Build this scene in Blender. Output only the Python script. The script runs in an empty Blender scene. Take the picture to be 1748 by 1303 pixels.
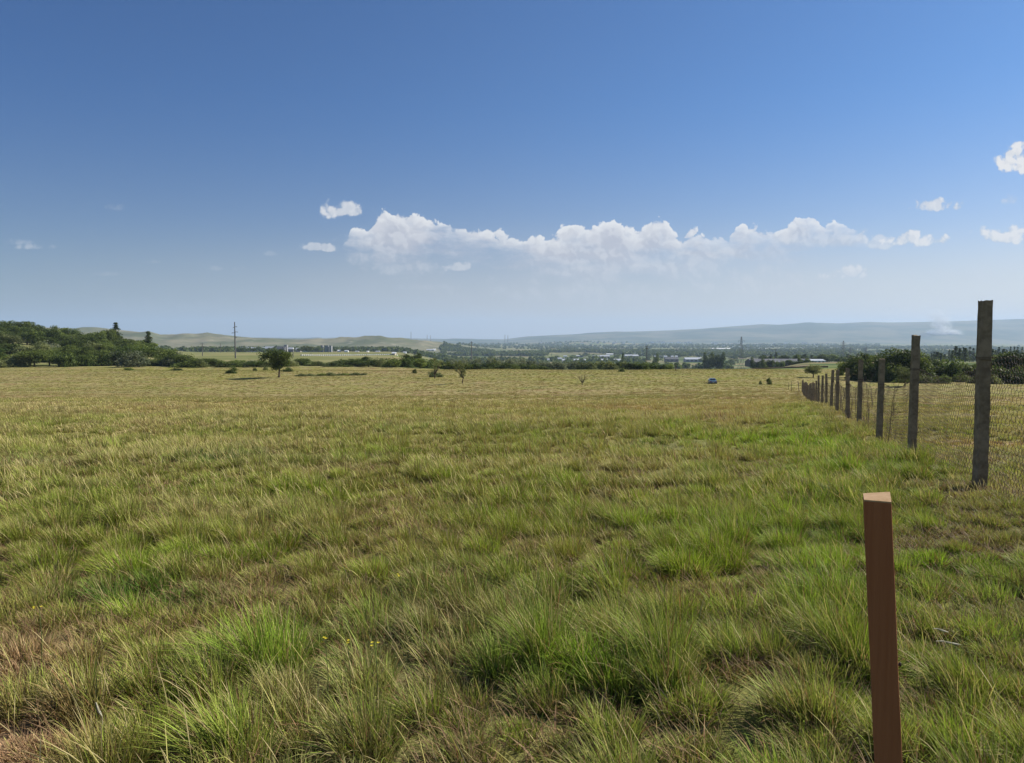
import bpy, math, random
import numpy as np
from mathutils import Vector, Matrix, noise as mnoise

S = bpy.context.scene
COL = S.collection
R = math.radians
# ------------------------------------------------------------------ camera
F = 1230.0                      # focal length in pixels of the 1748 px wide photograph
HZ = 578.0                      # row of the true horizon
CAMZ = 1.27
PITCH = math.atan((651.5 - HZ) / F)
cam = bpy.data.cameras.new('camera'); camo = bpy.data.objects.new('camera', cam); COL.objects.link(camo)
camo.location = (0, 0, CAMZ); camo.rotation_euler = (math.pi/2 - PITCH, 0, 0)
cam.sensor_width = 36; cam.lens = 36 * F / 1748; cam.clip_start = 0.05; cam.clip_end = 90000
S.camera = camo
# ------------------------------------------------------------------ light
SUN_AZ, SUN_EL = 66.0, 37.0     # degrees right of the view direction, above the horizon
d = Vector((math.sin(R(SUN_AZ))*math.cos(R(SUN_EL)), math.cos(R(SUN_AZ))*math.cos(R(SUN_EL)), math.sin(R(SUN_EL))))
sl = bpy.data.lights.new('sun', 'SUN'); sl.energy = 5.0; sl.angle = R(0.53); sl.color = (1, .93, .80)
so = bpy.data.objects.new('sun', sl); COL.objects.link(so); so.rotation_euler = d.to_track_quat('Z', 'Y').to_euler()
S.view_settings.view_transform = 'Standard'; S.view_settings.look = 'None'
S.view_settings.exposure = 0.6; S.view_settings.gamma = 1
S.view_settings.use_curve_mapping = False
cy = S.cycles
cy.max_bounces = 6; cy.diffuse_bounces = 3; cy.glossy_bounces = 2; cy.transmission_bounces = 3
cy.transparent_max_bounces = 8; cy.volume_bounces = 1
cy.volume_max_steps = 128; cy.use_denoising = True; cy.use_adaptive_sampling = False

# ------------------------------------------------------------------ node helper
class NT:
    def __init__(s, tree): s.t = tree; s.n = tree.nodes; s.l = tree.links
    def add(s, typ, **kw):
        n = s.n.new(typ)
        for k, v in kw.items(): setattr(n, k, v)
        return n
    def put(s, sock, v):
        if isinstance(v, bpy.types.NodeSocket): s.l.new(v, sock)
        elif v is not None: sock.default_value = v
    def m(s, op, a, b=None, c=None, clamp=False):
        n = s.add('ShaderNodeMath', operation=op, use_clamp=clamp)
        for i, v in enumerate((a, b, c)): s.put(n.inputs[i], v)
        return n.outputs[0]
    def mr(s, v, a, b, c=0.0, d=1.0, smooth=True):
        n = s.add('ShaderNodeMapRange', interpolation_type='SMOOTHSTEP' if smooth else 'LINEAR')
        for i, q in enumerate((v, a, b, c, d)): s.put(n.inputs[i], q)
        return n.outputs[0]
    def mix(s, f, a, b, mode='MIX'):
        n = s.add('ShaderNodeMix', data_type='RGBA', blend_type=mode)
        s.put(n.inputs[0], f); s.put(n.inputs[6], a if isinstance(a, bpy.types.NodeSocket) else (*a, 1)[:4])
        s.put(n.inputs[7], b if isinstance(b, bpy.types.NodeSocket) else (*b, 1)[:4])
        return n.outputs[2]
    def noise(s, vec, scale, detail=3, rough=.5, col=False, dims='3D'):
        n = s.add('ShaderNodeTexNoise', noise_dimensions=dims)
        if vec is not None: s.l.new(vec, n.inputs['Vector'])
        n.inputs['Scale'].default_value = scale; n.inputs['Detail'].default_value = detail; n.inputs['Roughness'].default_value = rough
        return n.outputs[1 if col else 0]

# ------------------------------------------------------------------ sky with its clouds
def build_world():
    w = bpy.data.worlds.new('World'); S.world = w; w.use_nodes = True
    N = NT(w.node_tree); N.n.clear()
    out = N.add('ShaderNodeOutputWorld'); bg = N.add('ShaderNodeBackground'); bg.inputs[1].default_value = 0.059
    N.l.new(bg.outputs[0], out.inputs[0])
    sky = N.add('ShaderNodeTexSky', sky_type='NISHITA', sun_disc=False, sun_elevation=R(SUN_EL), sun_rotation=R(SUN_AZ),
                altitude=500, air_density=1.0, dust_density=0.7, ozone_density=2.0)
    tc = N.add('ShaderNodeTexCoord'); sp = N.add('ShaderNodeSeparateXYZ'); N.l.new(tc.outputs['Generated'], sp.inputs[0])
    skyc = N.mix(1.0, sky.outputs[0], N.mix(N.mr(sp.outputs[2], .0, .32), (.95, .81, .84), (.41, .70, 1.06)), 'MULTIPLY')
    azf = N.mix(N.mr(sp.outputs[0], -.62, .0, 0, 1, False), (.64, .79, .90), (1, 1, 1)); azf = N.mix(N.mr(sp.outputs[0], .0, .6, 0, 1, False), azf, (1.10, 1.12, 1.10))
    skyc = N.mix(1.0, skyc, azf, 'MULTIPLY')
    X, Y, Z = sp.outputs
    yy = N.m('MAXIMUM', Y, 0.05)
    u = N.m('DIVIDE', X, yy); v = N.m('DIVIDE', Z, yy)
    cb = N.add('ShaderNodeCombineXYZ'); N.l.new(u, cb.inputs[0]); N.l.new(v, cb.inputs[1]); uv = cb.outputs[0]
    big = N.noise(uv, 26, 6, .62); fine = N.noise(uv, 80, 5, .62)
    # billows: rounded cells, distorted by noise
    wcol = N.noise(uv, 35, 4, .6, col=True)
    va = N.add('ShaderNodeVectorMath', operation='MULTIPLY_ADD'); N.l.new(wcol, va.inputs[0]); va.inputs[1].default_value = (.03, .03, 0); N.l.new(uv, va.inputs[2])
    vo = N.add('ShaderNodeTexVoronoi', feature='SMOOTH_F1', voronoi_dimensions='2D'); N.l.new(va.outputs[0], vo.inputs['Vector']); vo.inputs['Scale'].default_value = 32
    vo.inputs['Detail'].default_value = 2.0; vo.inputs['Roughness'].default_value = .55
    vo.inputs['Smoothness'].default_value = .35
    bil = N.m('SUBTRACT', 1.0, vo.outputs['Distance'])
    vb = N.add('ShaderNodeVectorMath', operation='ADD'); N.l.new(va.outputs[0], vb.inputs[0]); vb.inputs[1].default_value = (.0035, .0055, 0)
    vo2 = N.add('ShaderNodeTexVoronoi', feature='SMOOTH_F1', voronoi_dimensions='2D'); N.l.new(vb.outputs[0], vo2.inputs['Vector']); vo2.inputs['Scale'].default_value = 32
    vo2.inputs['Detail'].default_value = 2.0; vo2.inputs['Roughness'].default_value = .55; vo2.inputs['Smoothness'].default_value = .35
    emb = N.m('SUBTRACT', vo2.outputs['Distance'], vo.outputs['Distance'])
    def curve(x, pts, lo, hi):      # pts: (u, value)
        fc = N.add('ShaderNodeFloatCurve'); m = fc.mapping; c = m.curves[0]
        x0, x1 = pts[0][0], pts[-1][0]
        q = [((a-x0)/(x1-x0), (b-lo)/(hi-lo)) for a, b in pts]
        c.points[0].location = q[0]; c.points[1].location = q[-1]
        for a in q[1:-1]: c.points.new(*a)
        for p in c.points: p.handle_type = 'AUTO_CLAMPED'
        m.update()
        N.put(fc.inputs['Value'], N.mr(x, x0, x1, 0, 1, False))
        return N.mr(fc.outputs[0], 0, 1, lo, hi, False)
    U = lambda px: (px-874)/F
    V = lambda py: (HZ-py)/F
    top = [(560, 460), (590, 402), (630, 372), (670, 356), (700, 360), (735, 364), (770, 378), (830, 388), (860, 392), (905, 394), (945, 396), (965, 378), (1010, 372), (1045, 366),
           (1075, 372), (1110, 370), (1140, 378), (1170, 386), (1200, 382), (1240, 388), (1270, 378), (1300, 386), (1330, 384), (1350, 362), (1375, 352), (1400, 362), (1440, 376), (1470, 396), (1500, 470)]
    topv = curve(u, [(U(a), V(b)) for a, b in top], 0.05, 0.22)
    bot = [(560, 410), (600, 438), (640, 462), (700, 472), (760, 446), (860, 456), (920, 480), (1000, 492), (1100, 476), (1250, 460), (1300, 446), (1400, 438), (1470, 420), (1500, 415)]
    botv = curve(u, [(U(a), V(b)) for a, b in bot], 0.05, 0.22)
    edge = N.m('ADD', N.m('MULTIPLY', N.m('SUBTRACT', bil, .60), .024), N.m('MULTIPLY', N.m('SUBTRACT', big, .5), .026))
    edge = N.m('ADD', edge, N.m('MULTIPLY', N.m('SUBTRACT', fine, .5), .014))
    h = N.m('ADD', N.m('SUBTRACT', topv, v), edge)          # depth below the top edge
    mtop = N.mr(h, 0.0, 0.0045)
    sv = N.add('ShaderNodeVectorMath', operation='MULTIPLY'); N.l.new(uv, sv.inputs[0]); sv.inputs[1].default_value = (1, 3.2, 1)
    streak = N.noise(sv.outputs[0], 15, 5, .6)
    hb = N.m('ADD', N.m('SUBTRACT', v, botv), N.m('MULTIPLY', N.m('SUBTRACT', streak, .5), .12))
    mbot = N.mr(hb, -0.010, 0.060)
    bank = N.m('MULTIPLY', mtop, mbot)
    bank = N.m('MULTIPLY', bank, N.mr(N.m('ADD', big, N.m('MULTIPLY', fine, .4)), .42, .66, .8, 1.0))
    # loose small clouds: px, py, half width, half height, strength
    small = [(590, 361, 36, 13, .85), (545, 423, 36, 7, .7), (778, 454, 20, 9, .6), (690, 450, 60, 18, .45), (625, 408, 45, 12, .4), (1589, 353, 40, 10, .9), (1548, 409, 42, 13, .95), (1497, 412, 22, 14, .6),
             (1728, 272, 32, 26, 1.0), (1715, 400, 44, 14, .95), (1712, 342, 10, 9, .5), (1437, 464, 28, 13, .85), (1440, 492, 45, 14, .35), (20, 414, 36, 6, .36), (66, 422, 30, 5, .42), (215, 356, 32, 7, .45), (1165, 480, 26, 7, .3),
             (270, 447, 22, 4, .22), (195, 468, 22, 4, .25), (370, 458, 14, 5, .25), (410, 458, 12, 5, .2), (463, 434, 12, 4, .22), (430, 496, 16, 4, .22),
             (1400, 405, 80, 18, .5), (720, 490, 60, 5, .25), (860, 492, 60, 4, .2), (1640, 470, 90, 12, .2), (300, 520, 160, 14, .10), (1250, 470, 130, 34, .38), (1000, 490, 150, 30, .30), (1120, 450, 200, 26, .35), (650, 440, 45, 18, .45), (1500, 500, 150, 16, .18)]
    sm = None; smh = None
    for px, py, rx, ry, st in small:
        a = N.m('MULTIPLY', N.m('SUBTRACT', u, U(px)), F/(rx*1.4)); b = N.m('MULTIPLY', N.m('SUBTRACT', v, V(py+ry*.45)), F/(ry*1.45)); b = N.m('MAXIMUM', b, N.m('MULTIPLY', b, -2.0))
        dd = N.m('ADD', N.m('MULTIPLY', a, a), N.m('MULTIPLY', b, b))
        k = N.m('MULTIPLY', N.m('SUBTRACT', 1.0, dd), 1.0)
        k = N.m('ADD', k, N.m('MULTIPLY', N.m('SUBTRACT', N.m('ADD', N.m('MULTIPLY', big, .6), N.m('MULTIPLY', fine, .75)), .58), 2.8)); k = N.m('ADD', k, N.m('MULTIPLY', N.m('SUBTRACT', bil, .44), 1.5))
        k = N.m('MULTIPLY', N.mr(k, 0.0, .75 if st > .5 else 1.5), st)
        if sm is None: sm = k
        else: sm = N.m('MAXIMUM', sm, k)
    # brightness: sunlit rims, grey bodies
    lit = N.mr(h, 0.0, 0.034, 1.0, 0.0)
    shade = N.mr(N.m('ADD', emb, N.m('MULTIPLY', N.m('SUBTRACT', fine, .5), .25)), -.20, .22)
    body = N.mix(N.m('MULTIPLY_ADD', lit, .62, N.m('MULTIPLY', shade, .42), clamp=True), (5.6, 5.7, 6.5), (9.9, 9.8, 9.7))
    c = N.mix(N.m('MULTIPLY', bank, .93), skyc, body)
    sb = N.mix(N.m('MULTIPLY_ADD', sm, .9, N.m('MULTIPLY', N.m('SUBTRACT', shade, .5), .5), clamp=True), (6.0, 6.4, 7.2), (9.2, 9.1, 9.1))
    c = N.mix(sm, c, sb)
    # veil of thin high haze and fallen-rain streaks below the bank
    vm = N.m('MULTIPLY', N.mr(v, .0, .17, 1.0, 0.0), N.mr(N.noise(uv, 4, 4, .5), .3, .75, .45, 1.0))
    vm = N.m('MULTIPLY', vm, N.mr(u, -.75, .1, .55, .95))
    c = N.mix(vm, c, N.mix(1.0, N.mix(N.mr(u, -.7, .2), (4.1, 4.15, 4.3), (6.5, 6.25, 6.25)), azf, 'MULTIPLY'))
    front = N.mr(Y, .05, .15)
    fin = N.mix(front, skyc, c)
    N.l.new(fin, bg.inputs[0])
    w.cycles.sampling_method = 'MANUAL'; w.cycles.sample_map_resolution = 512
build_world()

# ------------------------------------------------------------------ numeric helpers
rng = np.random.default_rng(7)
rnd = random.Random(11)
def hsh(ix, iy, s=0):
    h = (ix.astype(np.int64)*374761393 + iy.astype(np.int64)*668265263 + s*974634777) & 0x7fffffff
    h = ((h ^ (h >> 13))*1274126177) & 0x7fffffff
    h = ((h ^ (h >> 16))*461845907) & 0x7fffffff
    return ((h ^ (h >> 15)) & 0xffffff) / float(0x1000000)
def vnoise(x, y, s=0):
    x = np.asarray(x, float); y = np.asarray(y, float)
    ix = np.floor(x); iy = np.floor(y); fx = x-ix; fy = y-iy
    fx = fx*fx*(3-2*fx); fy = fy*fy*(3-2*fy)
    a = hsh(ix, iy, s); b = hsh(ix+1, iy, s); c = hsh(ix, iy+1, s); e = hsh(ix+1, iy+1, s)
    return (a*(1-fx)+b*fx)*(1-fy)+(c*(1-fx)+e*fx)*fy
def fbm(x, y, s=0, o=4):
    t = 0; a = .5; n = 0
    for i in range(o):
        t = t + a*vnoise(x*2**i+i*7.3, y*2**i-i*3.1, s+i); n += a; a *= .55
    return t/n
def sst(a, b, x):
    t = np.clip((np.asarray(x, float)-a)/(b-a), 0, 1); return t*t*(3-2*t)
def U_(px): return (px-874)/F
def table(pts):
    xs = np.log(np.array([p[0] for p in pts], float)); ys = np.array([p[1] for p in pts], float)
    g = np.linspace(xs[0], xs[-1], 4000); v = np.interp(g, xs, ys)
    k = 90; v = np.convolve(np.pad(v, k, mode='edge'), np.ones(2*k+1)/(2*k+1), 'valid')
    return lambda y: np.interp(np.log(np.maximum(y, 1)), g, v)
NEAR = [(60, -4.2), (90, -6.3), (115, -8.0), (140, -9.3), (184, -10.2), (230, -10.4), (286, -10.5)]
T_mid = table(NEAR+[(330, -13), (450, -23), (700, -37), (1000, -48), (1500, -60), (2500, -69), (6000, -76), (12000, -80), (40000, -82)])
T_left = table(NEAR+[(330, -11), (500, -12.6), (1000, -17), (1800, -33), (3000, -46), (6000, -66), (12000, -80), (40000, -82)])
T_right = table(NEAR+[(330, -12), (500, -15), (900, -27), (1500, -47), (2300, -66), (6000, -76), (12000, -80), (40000, -82)])
hill_l = [(-900, 560), (-200, 556), (60, 560), (140, 561), (160, 560.5), (200, 565), (240, 567.5), (255, 566.5), (275, 573), (300, 573), (335, 573), (353, 570.5), (372, 573.5), (400, 576), (450, 577), (490, 579), (540, 580.5),
          (590, 581), (600, 578), (622, 575), (648, 575.5), (672, 579), (700, 580.5), (740, 584), (800, 590), (860, 600)]
mount = [(-2500, 574), (0, 575), (560, 577), (640, 576.5), (760, 579), (860, 579.5), (900, 574.5), (980, 571), (1060, 567), (1140, 564.5), (1200, 561.5), (1250, 557.5), (1300, 554), (1330, 555.5), (1370, 552.5), (1400, 551.5),
         (1430, 552.5), (1480, 550), (1520, 551), (1560, 550.5), (1620, 549), (1700, 546.5), (1760, 546), (2000, 550), (3500, 552)]
def H(x, y):
    x = np.asarray(x, float); y = np.asarray(y, float)
    ya = np.maximum(y, 1.0); u = x/np.maximum(ya, 30)
    z = np.where(ya < 60, -.07*ya, T_mid(ya))
    z = np.where(y < 1, -.07*np.maximum(y, -400), z)
    wl = sst(-.06, -.17, u); wr = sst(.30, .42, u)
    far = ya > 286
    z = np.where(far, z*(1-wl-wr)+T_left(ya)*wl+T_right(ya)*wr, z)
    # wooded slope on the left
    Rr = np.interp(u, [-.75, -.70, -.59, -.5, -.44], [14, 13.5, 8.5, 3.5, 0])
    z = z + Rr*sst(300, 480, ya)*sst(4000, 1500, ya)
    # dry hills, left
    px = u*F+874
    row = np.interp(px, [a for a, b in hill_l], [b for a, b in hill_l])
    hz = (HZ-row)/F*4300+CAMZ
    k = sst(2900, 4300, ya)*sst(7500, 4900, ya)*sst(.03, -.1, u)
    gul = ((fbm(x/420, ya/700, 5, 4)-.5)*70+(fbm(x/130, ya/300, 6, 3)-.5)*46)*sst(2900, 3500, ya)*sst(4300, 3900, ya)*sst(.0, -.1, u)
    z = z*(1-k)+hz*k + gul*k
    # low dark rise mid-distance and the blue mountain on the right
    row2 = np.interp(px, [a for a, b in mount], [b for a, b in mount])
    mz = (HZ-row2)/F*14500+CAMZ
    k2 = sst(10000, 14500, ya)*sst(24000, 15500, ya)
    fold = (fbm(x/900, ya/1500, 9, 4)-.5)*150*sst(10200, 12000, ya)*sst(14500, 13400, ya)
    z = z*(1-k2)+mz*k2+fold*k2
    z = z + 34*np.exp(-((px-1000)/110)**2)*sst(8000, 8800, ya)*sst(9900, 9200, ya)
    # unevenness of the meadow
    lump = (fbm(x/1.1, ya/1.1, 21, 3)-.5)*.20 + (fbm(x/9, ya/9, 22, 2)-.5)*.5*sst(6, 20, ya)
    z = z + lump*sst(-5, 1, y)*sst(400, 60, ya) + (fbm(x/40, ya/40, 23, 2)-.5)*1.0*sst(60, 120, ya)*sst(1200, 500, ya)
    return z
def h1(x, y): return float(H(np.array([x]), np.array([y]))[0])
def hit(px, py, d0=1.0):
    dx = (px-874)/F; dy = (651.5-py)/F
    v = (dx, math.cos(PITCH)+dy*math.sin(PITCH), -math.sin(PITCH)+dy*math.cos(PITCH))
    t = d0*(1.004**np.arange(2600))
    X = v[0]*t; Y = v[1]*t; Z = CAMZ+v[2]*t
    below = np.nonzero(Z < H(X, Y))[0]
    i = below[0] if len(below) else len(t)-1
    return float(X[i]), float(Y[i])
def spot(px, y):
    x = U_(px)*y; return x, y, h1(x, y)
def top_h(row, y, z): return (HZ-row)/F*y + CAMZ - z     # height that reaches a row of the photograph

# ------------------------------------------------------------------ materials
def mat(name, col, rough=.8, spec=.3, var=None, scale=5., bump=0., metal=0, detail=4):
    m = bpy.data.materials.new(name); m.use_nodes = True; N = NT(m.node_tree)
    b = N.n['Principled BSDF']; b.inputs['Roughness'].default_value = rough; b.inputs['Metallic'].default_value = metal
    b.inputs['Specular IOR Level'].default_value = spec
    if var:
        tc = N.add('ShaderNodeTexCoord'); n = N.noise(tc.outputs['Object'], scale, detail, .6)
        N.put(b.inputs['Base Color'], N.mix(N.mr(n, .3, .7), col, var))
        if bump:
            bp = N.add('ShaderNodeBump'); bp.inputs['Strength'].default_value = 1; bp.inputs['Distance'].default_value = bump
            N.l.new(n, bp.inputs['Height']); N.l.new(bp.outputs[0], b.inputs['Normal'])
    else: b.inputs['Base Color'].default_value = (*col, 1)
    return m
def foliage_mat(name, col, col2, trans=.38, attr=False):
    m = bpy.data.materials.new(name); m.use_nodes = True; N = NT(m.node_tree); N.n.clear()
    o = N.add('ShaderNodeOutputMaterial')
    if attr:
        a = N.add('ShaderNodeAttribute', attribute_name='tint'); c = a.outputs['Color']
    else:
        a = N.add('ShaderNodeAttribute', attribute_name='tint')
        oi = N.add('ShaderNodeObjectInfo')
        f = N.m('ADD', N.m('MULTIPLY', a.outputs['Fac'], .8), N.m('MULTIPLY', N.m('SUBTRACT', oi.outputs['Random'], .5), .7), clamp=True)
        c = N.mix(f, col, col2)
    p = N.add('ShaderNodeBsdfPrincipled'); p.inputs['Roughness'].default_value = .55; p.inputs['Specular IOR Level'].default_value = .10
    N.l.new(c, p.inputs['Base Color'])
    t = N.add('ShaderNodeBsdfTranslucent'); N.l.new(N.mix(.5, c, N.mix(1.0, c, (1.0, 1.0, .45), 'MULTIPLY')), t.inputs[0])
    mx = N.add('ShaderNodeMixShader'); mx.inputs[0].default_value = trans
    N.l.new(p.outputs[0], mx.inputs[1]); N.l.new(t.outputs[0], mx.inputs[2]); N.l.new(mx.outputs[0], o.inputs[0])
    return m
def stake_mat():
    m = bpy.data.materials.new('stake_wood'); m.use_nodes = True; N = NT(m.node_tree); b = N.n['Principled BSDF']; b.inputs['Roughness'].default_value = .8; b.inputs['Specular IOR Level'].default_value = .12
    tc = N.add('ShaderNodeTexCoord'); mp = N.add('ShaderNodeMapping'); N.l.new(tc.outputs['Object'], mp.inputs[0]); mp.inputs['Scale'].default_value = (90, 90, 2.2)
    g = N.noise(mp.outputs[0], 1.0, 8, .7); k = N.noise(tc.outputs['Object'], 14, 6, .7)
    c = N.mix(N.mr(g, .35, .68), (.27, .105, .052), (.31, .128, .066)); c = N.mix(N.mr(k, .60, .74, 0, .55), c, (.12, .07, .045))
    N.put(b.inputs['Base Color'], c); bp = N.add('ShaderNodeBump'); bp.inputs['Distance'].default_value = .0022; N.l.new(g, bp.inputs['Height']); N.l.new(bp.outputs[0], b.inputs['Normal'])
    return m
M = dict(
    grass=foliage_mat('grass_blades', None, None, .30, True),
    leaf_dark=foliage_mat('leaves_dark', (.035, .056, .016), (.15, .19, .048)),
    leaf_mid=foliage_mat('leaves_mid', (.055, .088, .022), (.21, .26, .06)),
    leaf_olive=foliage_mat('leaves_olive', (.08, .105, .04), (.25, .27, .11)),
    leaf_silver=foliage_mat('leaves_silver', (.09, .11, .065), (.27, .29, .19)),
    leaf_con=foliage_mat('needles', (.016, .034, .018), (.045, .07, .03), .15),
    bark=mat('bark', (.09, .065, .045), .9, .2, (.17, .13, .09), 6),
    concrete=mat('weathered_post', (.16, .128, .09), .95, .05, (.29, .24, .175), 9, .008, detail=8),
    wire=mat('old_wire', (.07, .052, .04), .8, .1, (.12, .09, .07), 20),
    stake=stake_mat(),
    stake_top=mat('cut_wood', (.50, .34, .20), .9, .1, (.40, .26, .14), 70, .0006),
    nail=mat('nail', (.03, .025, .022), .5, .5),
    white=mat('white_paint', (.78, .78, .76), .6, .3, (.68, .68, .66), .3),
    grey=mat('grey_render', (.36, .36, .36), .8, .2, (.28, .28, .28), .2),
    dgrey=mat('dark_sheet', (.10, .10, .11), .6, .3, (.15, .15, .15), .2),
    tower=mat('tower_concrete', (.27, .27, .28), .8, .2, (.22, .22, .23), .1),
    tan=mat('sandy_render', (.46, .40, .31), .8, .2, (.38, .33, .26), .2),
    red=mat('tile_red', (.34, .15, .09), .8, .2, (.26, .12, .08), .4),
    metroof=mat('metal_roof', (.55, .57, .60), .45, .4, (.45, .47, .5), .2),
    win=mat('window_glass', (.03, .035, .04), .2, .5),
    steel=mat('galvanised_steel', (.09, .09, .10), .6, .3, (.14, .14, .15), .5),
    polemat=mat('grey_pole', (.13, .125, .12), .8, .2, (.19, .18, .17), 1),
    paint=mat('blue_car_paint', (.10, .17, .23), .25, .6),
    carglass=mat('car_glass', (.02, .025, .03), .08, .6),
    rubber=mat('rubber', (.02, .02, .02), .8, .2),
    chrome=mat('chrome', (.5, .5, .52), .25, .5, metal=1),
    lamp=mat('lamp_glass', (.75, .75, .72), .2, .5),
    yellow=mat('yellow_petal', (.50, .42, .03), .6, .2),
    pale=mat('pale_husk', (.26, .235, .15), .8, .2, (.55, .52, .4), 40),
    stem=mat('stem', (.10, .14, .04), .7, .2),
    soil=mat('bare_strip', (.17, .11, .08), .95, .1, (.22, .15, .10), .05),
)
# ------------------------------------------------------------------ object helpers
def tag(o, label=None, cat=None, group=None, kind=None):
    if label: o['label'] = label
    if cat: o['category'] = cat
    if group: o['group'] = group
    if kind: o['kind'] = kind
    return o
def empty(name, loc, rz=0):
    o = bpy.data.objects.new(name, None); COL.objects.link(o); o.location = loc; o.rotation_euler = (0, 0, rz); o.empty_display_size = .3
    return o
def np_mesh(name, V, faces_flat, loop_tot, tint=None, smooth=False, fac=False):
    me = bpy.data.meshes.new(name)
    V = np.ascontiguousarray(V, dtype=np.float32); nf = len(loop_tot)
    me.vertices.add(len(V)); me.vertices.foreach_set('co', V.ravel())
    me.loops.add(len(faces_flat)); me.loops.foreach_set('vertex_index', np.ascontiguousarray(faces_flat, dtype=np.int32))
    me.polygons.add(nf)
    ls = np.zeros(nf, np.int32); ls[1:] = np.cumsum(loop_tot)[:-1]
    me.polygons.foreach_set('loop_start', ls)
    if tint is not None:
        a = me.attributes.new('tint', 'FLOAT_COLOR', 'POINT')
        c = np.ones((len(V), 4), np.float32)
        if fac: c[:, :3] = np.asarray(tint)[:, None]
        else: c[:, :3] = tint
        a.data.foreach_set('color', c.ravel())
    me.update(calc_edges=True)
    if smooth: me.polygons.foreach_set('use_smooth', np.ones(nf, bool))
    return me
class MB:
    """collects boxes, tubes and quads into ONE mesh"""
    def __init__(s): s.v = []; s.f = []
    def box(s, c, sz, rz=0, taper=1.0):
        i = len(s.v); cx, cy_, cz = c; a, b, h = sz[0]/2, sz[1]/2, sz[2]/2
        for dz, k in ((-h, 1), (h, taper)):
            for dx, dy in ((-a, -b), (a, -b), (a, b), (-a, b)):
                x, y = dx*k, dy*k
                s.v.append((cx+x*math.cos(rz)-y*math.sin(rz), cy_+x*math.sin(rz)+y*math.cos(rz), cz+dz))
        s.f += [(i, i+3, i+2, i+1), (i+4, i+5, i+6, i+7), (i, i+1, i+5, i+4), (i+1, i+2, i+6, i+5), (i+2, i+3, i+7, i+6), (i+3, i, i+4, i+7)]
        return s
    def tube(s, pts, rad, n=6):
        pts = [Vector(p) for p in pts]
        if not isinstance(rad, (list, tuple)): rad = [rad]*len(pts)
        base = len(s.v)
        for k, p in enumerate(pts):
            t = (pts[min(k+1, len(pts)-1)]-pts[max(k-1, 0)]).normalized()
            a = t.cross(Vector((.12, .31, .94)) if abs(t.z) < .9 else Vector((0, 1, 0))).normalized(); b = t.cross(a)
            for j in range(n):
                th = 2*math.pi*j/n; s.v.append(tuple(p+(a*math.cos(th)+b*math.sin(th))*rad[k]))
        for k in range(len(pts)-1):
            for j in range(n):
                a0 = base+k*n+j; a1 = base+k*n+(j+1) % n
                s.f.append((a0, a1, a1+n, a0+n))
        s.f.append(tuple(base+j for j in range(n))[::-1]); e = base+(len(pts)-1)*n; s.f.append(tuple(e+j for j in range(n)))
        return s
    def poly(s, pts):
        i = len(s.v); s.v += [tuple(p) for p in pts]; s.f.append(tuple(range(i, i+len(pts)))); return s
    def mesh(s, name):
        me = bpy.data.meshes.new(name); me.from_pydata(s.v, [], s.f); me.update(); return me
    def build(s, name, m, parent=None, loc=None, smooth=False):
        me = s.mesh(name); me.materials.append(m)
        if smooth:
            for p in me.polygons: p.use_smooth = True
        o = bpy.data.objects.new(name, me); COL.objects.link(o)
        if parent: o.parent = parent
        if loc is not None: o.location = loc
        return o

# ------------------------------------------------------------------ meadow colours (of the plants themselves)
GREEN = np.array((.115, .155, .026)); LUSH = np.array((.125, .225, .026)); DEEP = np.array((.055, .105, .020)); OLIVE = np.array((.185, .18, .055))
STRAW = np.array((.37, .305, .15)); BROWN = np.array((.31, .20, .115)); RUST = np.array((.29, .165, .085)); BLUEG = np.array((.14, .185, .085))
GREEN, LUSH, DEEP, OLIVE, STRAW, BROWN, RUST, BLUEG = [q*k for q, k in ((GREEN, 1.28), (LUSH, 1.25), (DEEP, 1.25), (OLIVE, 1.28), (STRAW, 1.18), (BROWN, 1.15), (RUST, 1.1), (BLUEG, 1.2))]
GREEN = np.array((.22, .265, .032)); LUSH = np.array((.22, .345, .03)); OLIVE = np.array((.31, .295, .075))
_p = []
def patch(px, py, rx, ry, col, st, hm=1.0):
    x, y = hit(px, py); _p.append((x, y, rx, ry, np.array(col), st, hm))
# big dry corner bottom left, small dry spots, lush tussocks
patch(-10, 1180, .30, .5, BROWN*1.25, 1.0, .5); patch(30, 1100, .22, .25, BROWN*1.1, .7, .6); patch(-10, 1290, .35, .3, BROWN*1.3, 1.0, .4)
patch(1210, 1025, .42, .30, RUST*1.15, .85, .45); patch(1290, 1160, .30, .22, BROWN, .8, .4); patch(860, 838, .42, .4, RUST*.8, .7, .45)
patch(360, 885, 1.0, .55, STRAW, .6, .9); patch(1060, 850, .5, .4, BROWN*.7, .5, .6); patch(560, 1190, .4, .25, STRAW, .6, .9)
patch(800, 1070, .3, .22, BROWN, .6, .5); patch(430, 1010, .5, .35, STRAW*.8, .5, 1.0)
patch(440, 1150, .36, .30, LUSH*.85+STRAW*.1, .85, 2.1); patch(1010, 1170, .40, .26, LUSH, .9, 1.6); patch(230, 1030, .5, .25, DEEP*1.7, .85, 1.6); patch(330, 1240, .3, .2, GREEN*.8, .8, 1.0); patch(560, 1020, .4, .3, OLIVE, .7, 1.5)
patch(1590, 980, .8, .5, LUSH, .9, 1.6); patch(1390, 930, .35, .4, DEEP*1.3, .7, 1.8); patch(1400, 1010, .35, .3, LUSH, .8, 1.5); patch(1640, 1100, .4, .35, OLIVE, .6, .9)
patch(1390, 760, 2.2, 2.6, LUSH*1.15, .75, 1.1); patch(1230, 818, .6, .5, DEEP*1.5, .6, 1.3); patch(1560, 810, 1.5, 1.2, LUSH*1.1, .6, 1.2)
patch(1250, 920, .8, .5, LUSH*.9, .5, 1.1); patch(100, 870, 1.0, .7, GREEN*.9, .6, 1.2); patch(760, 930, .9, .5, OLIVE, .5, 1.0)
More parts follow.
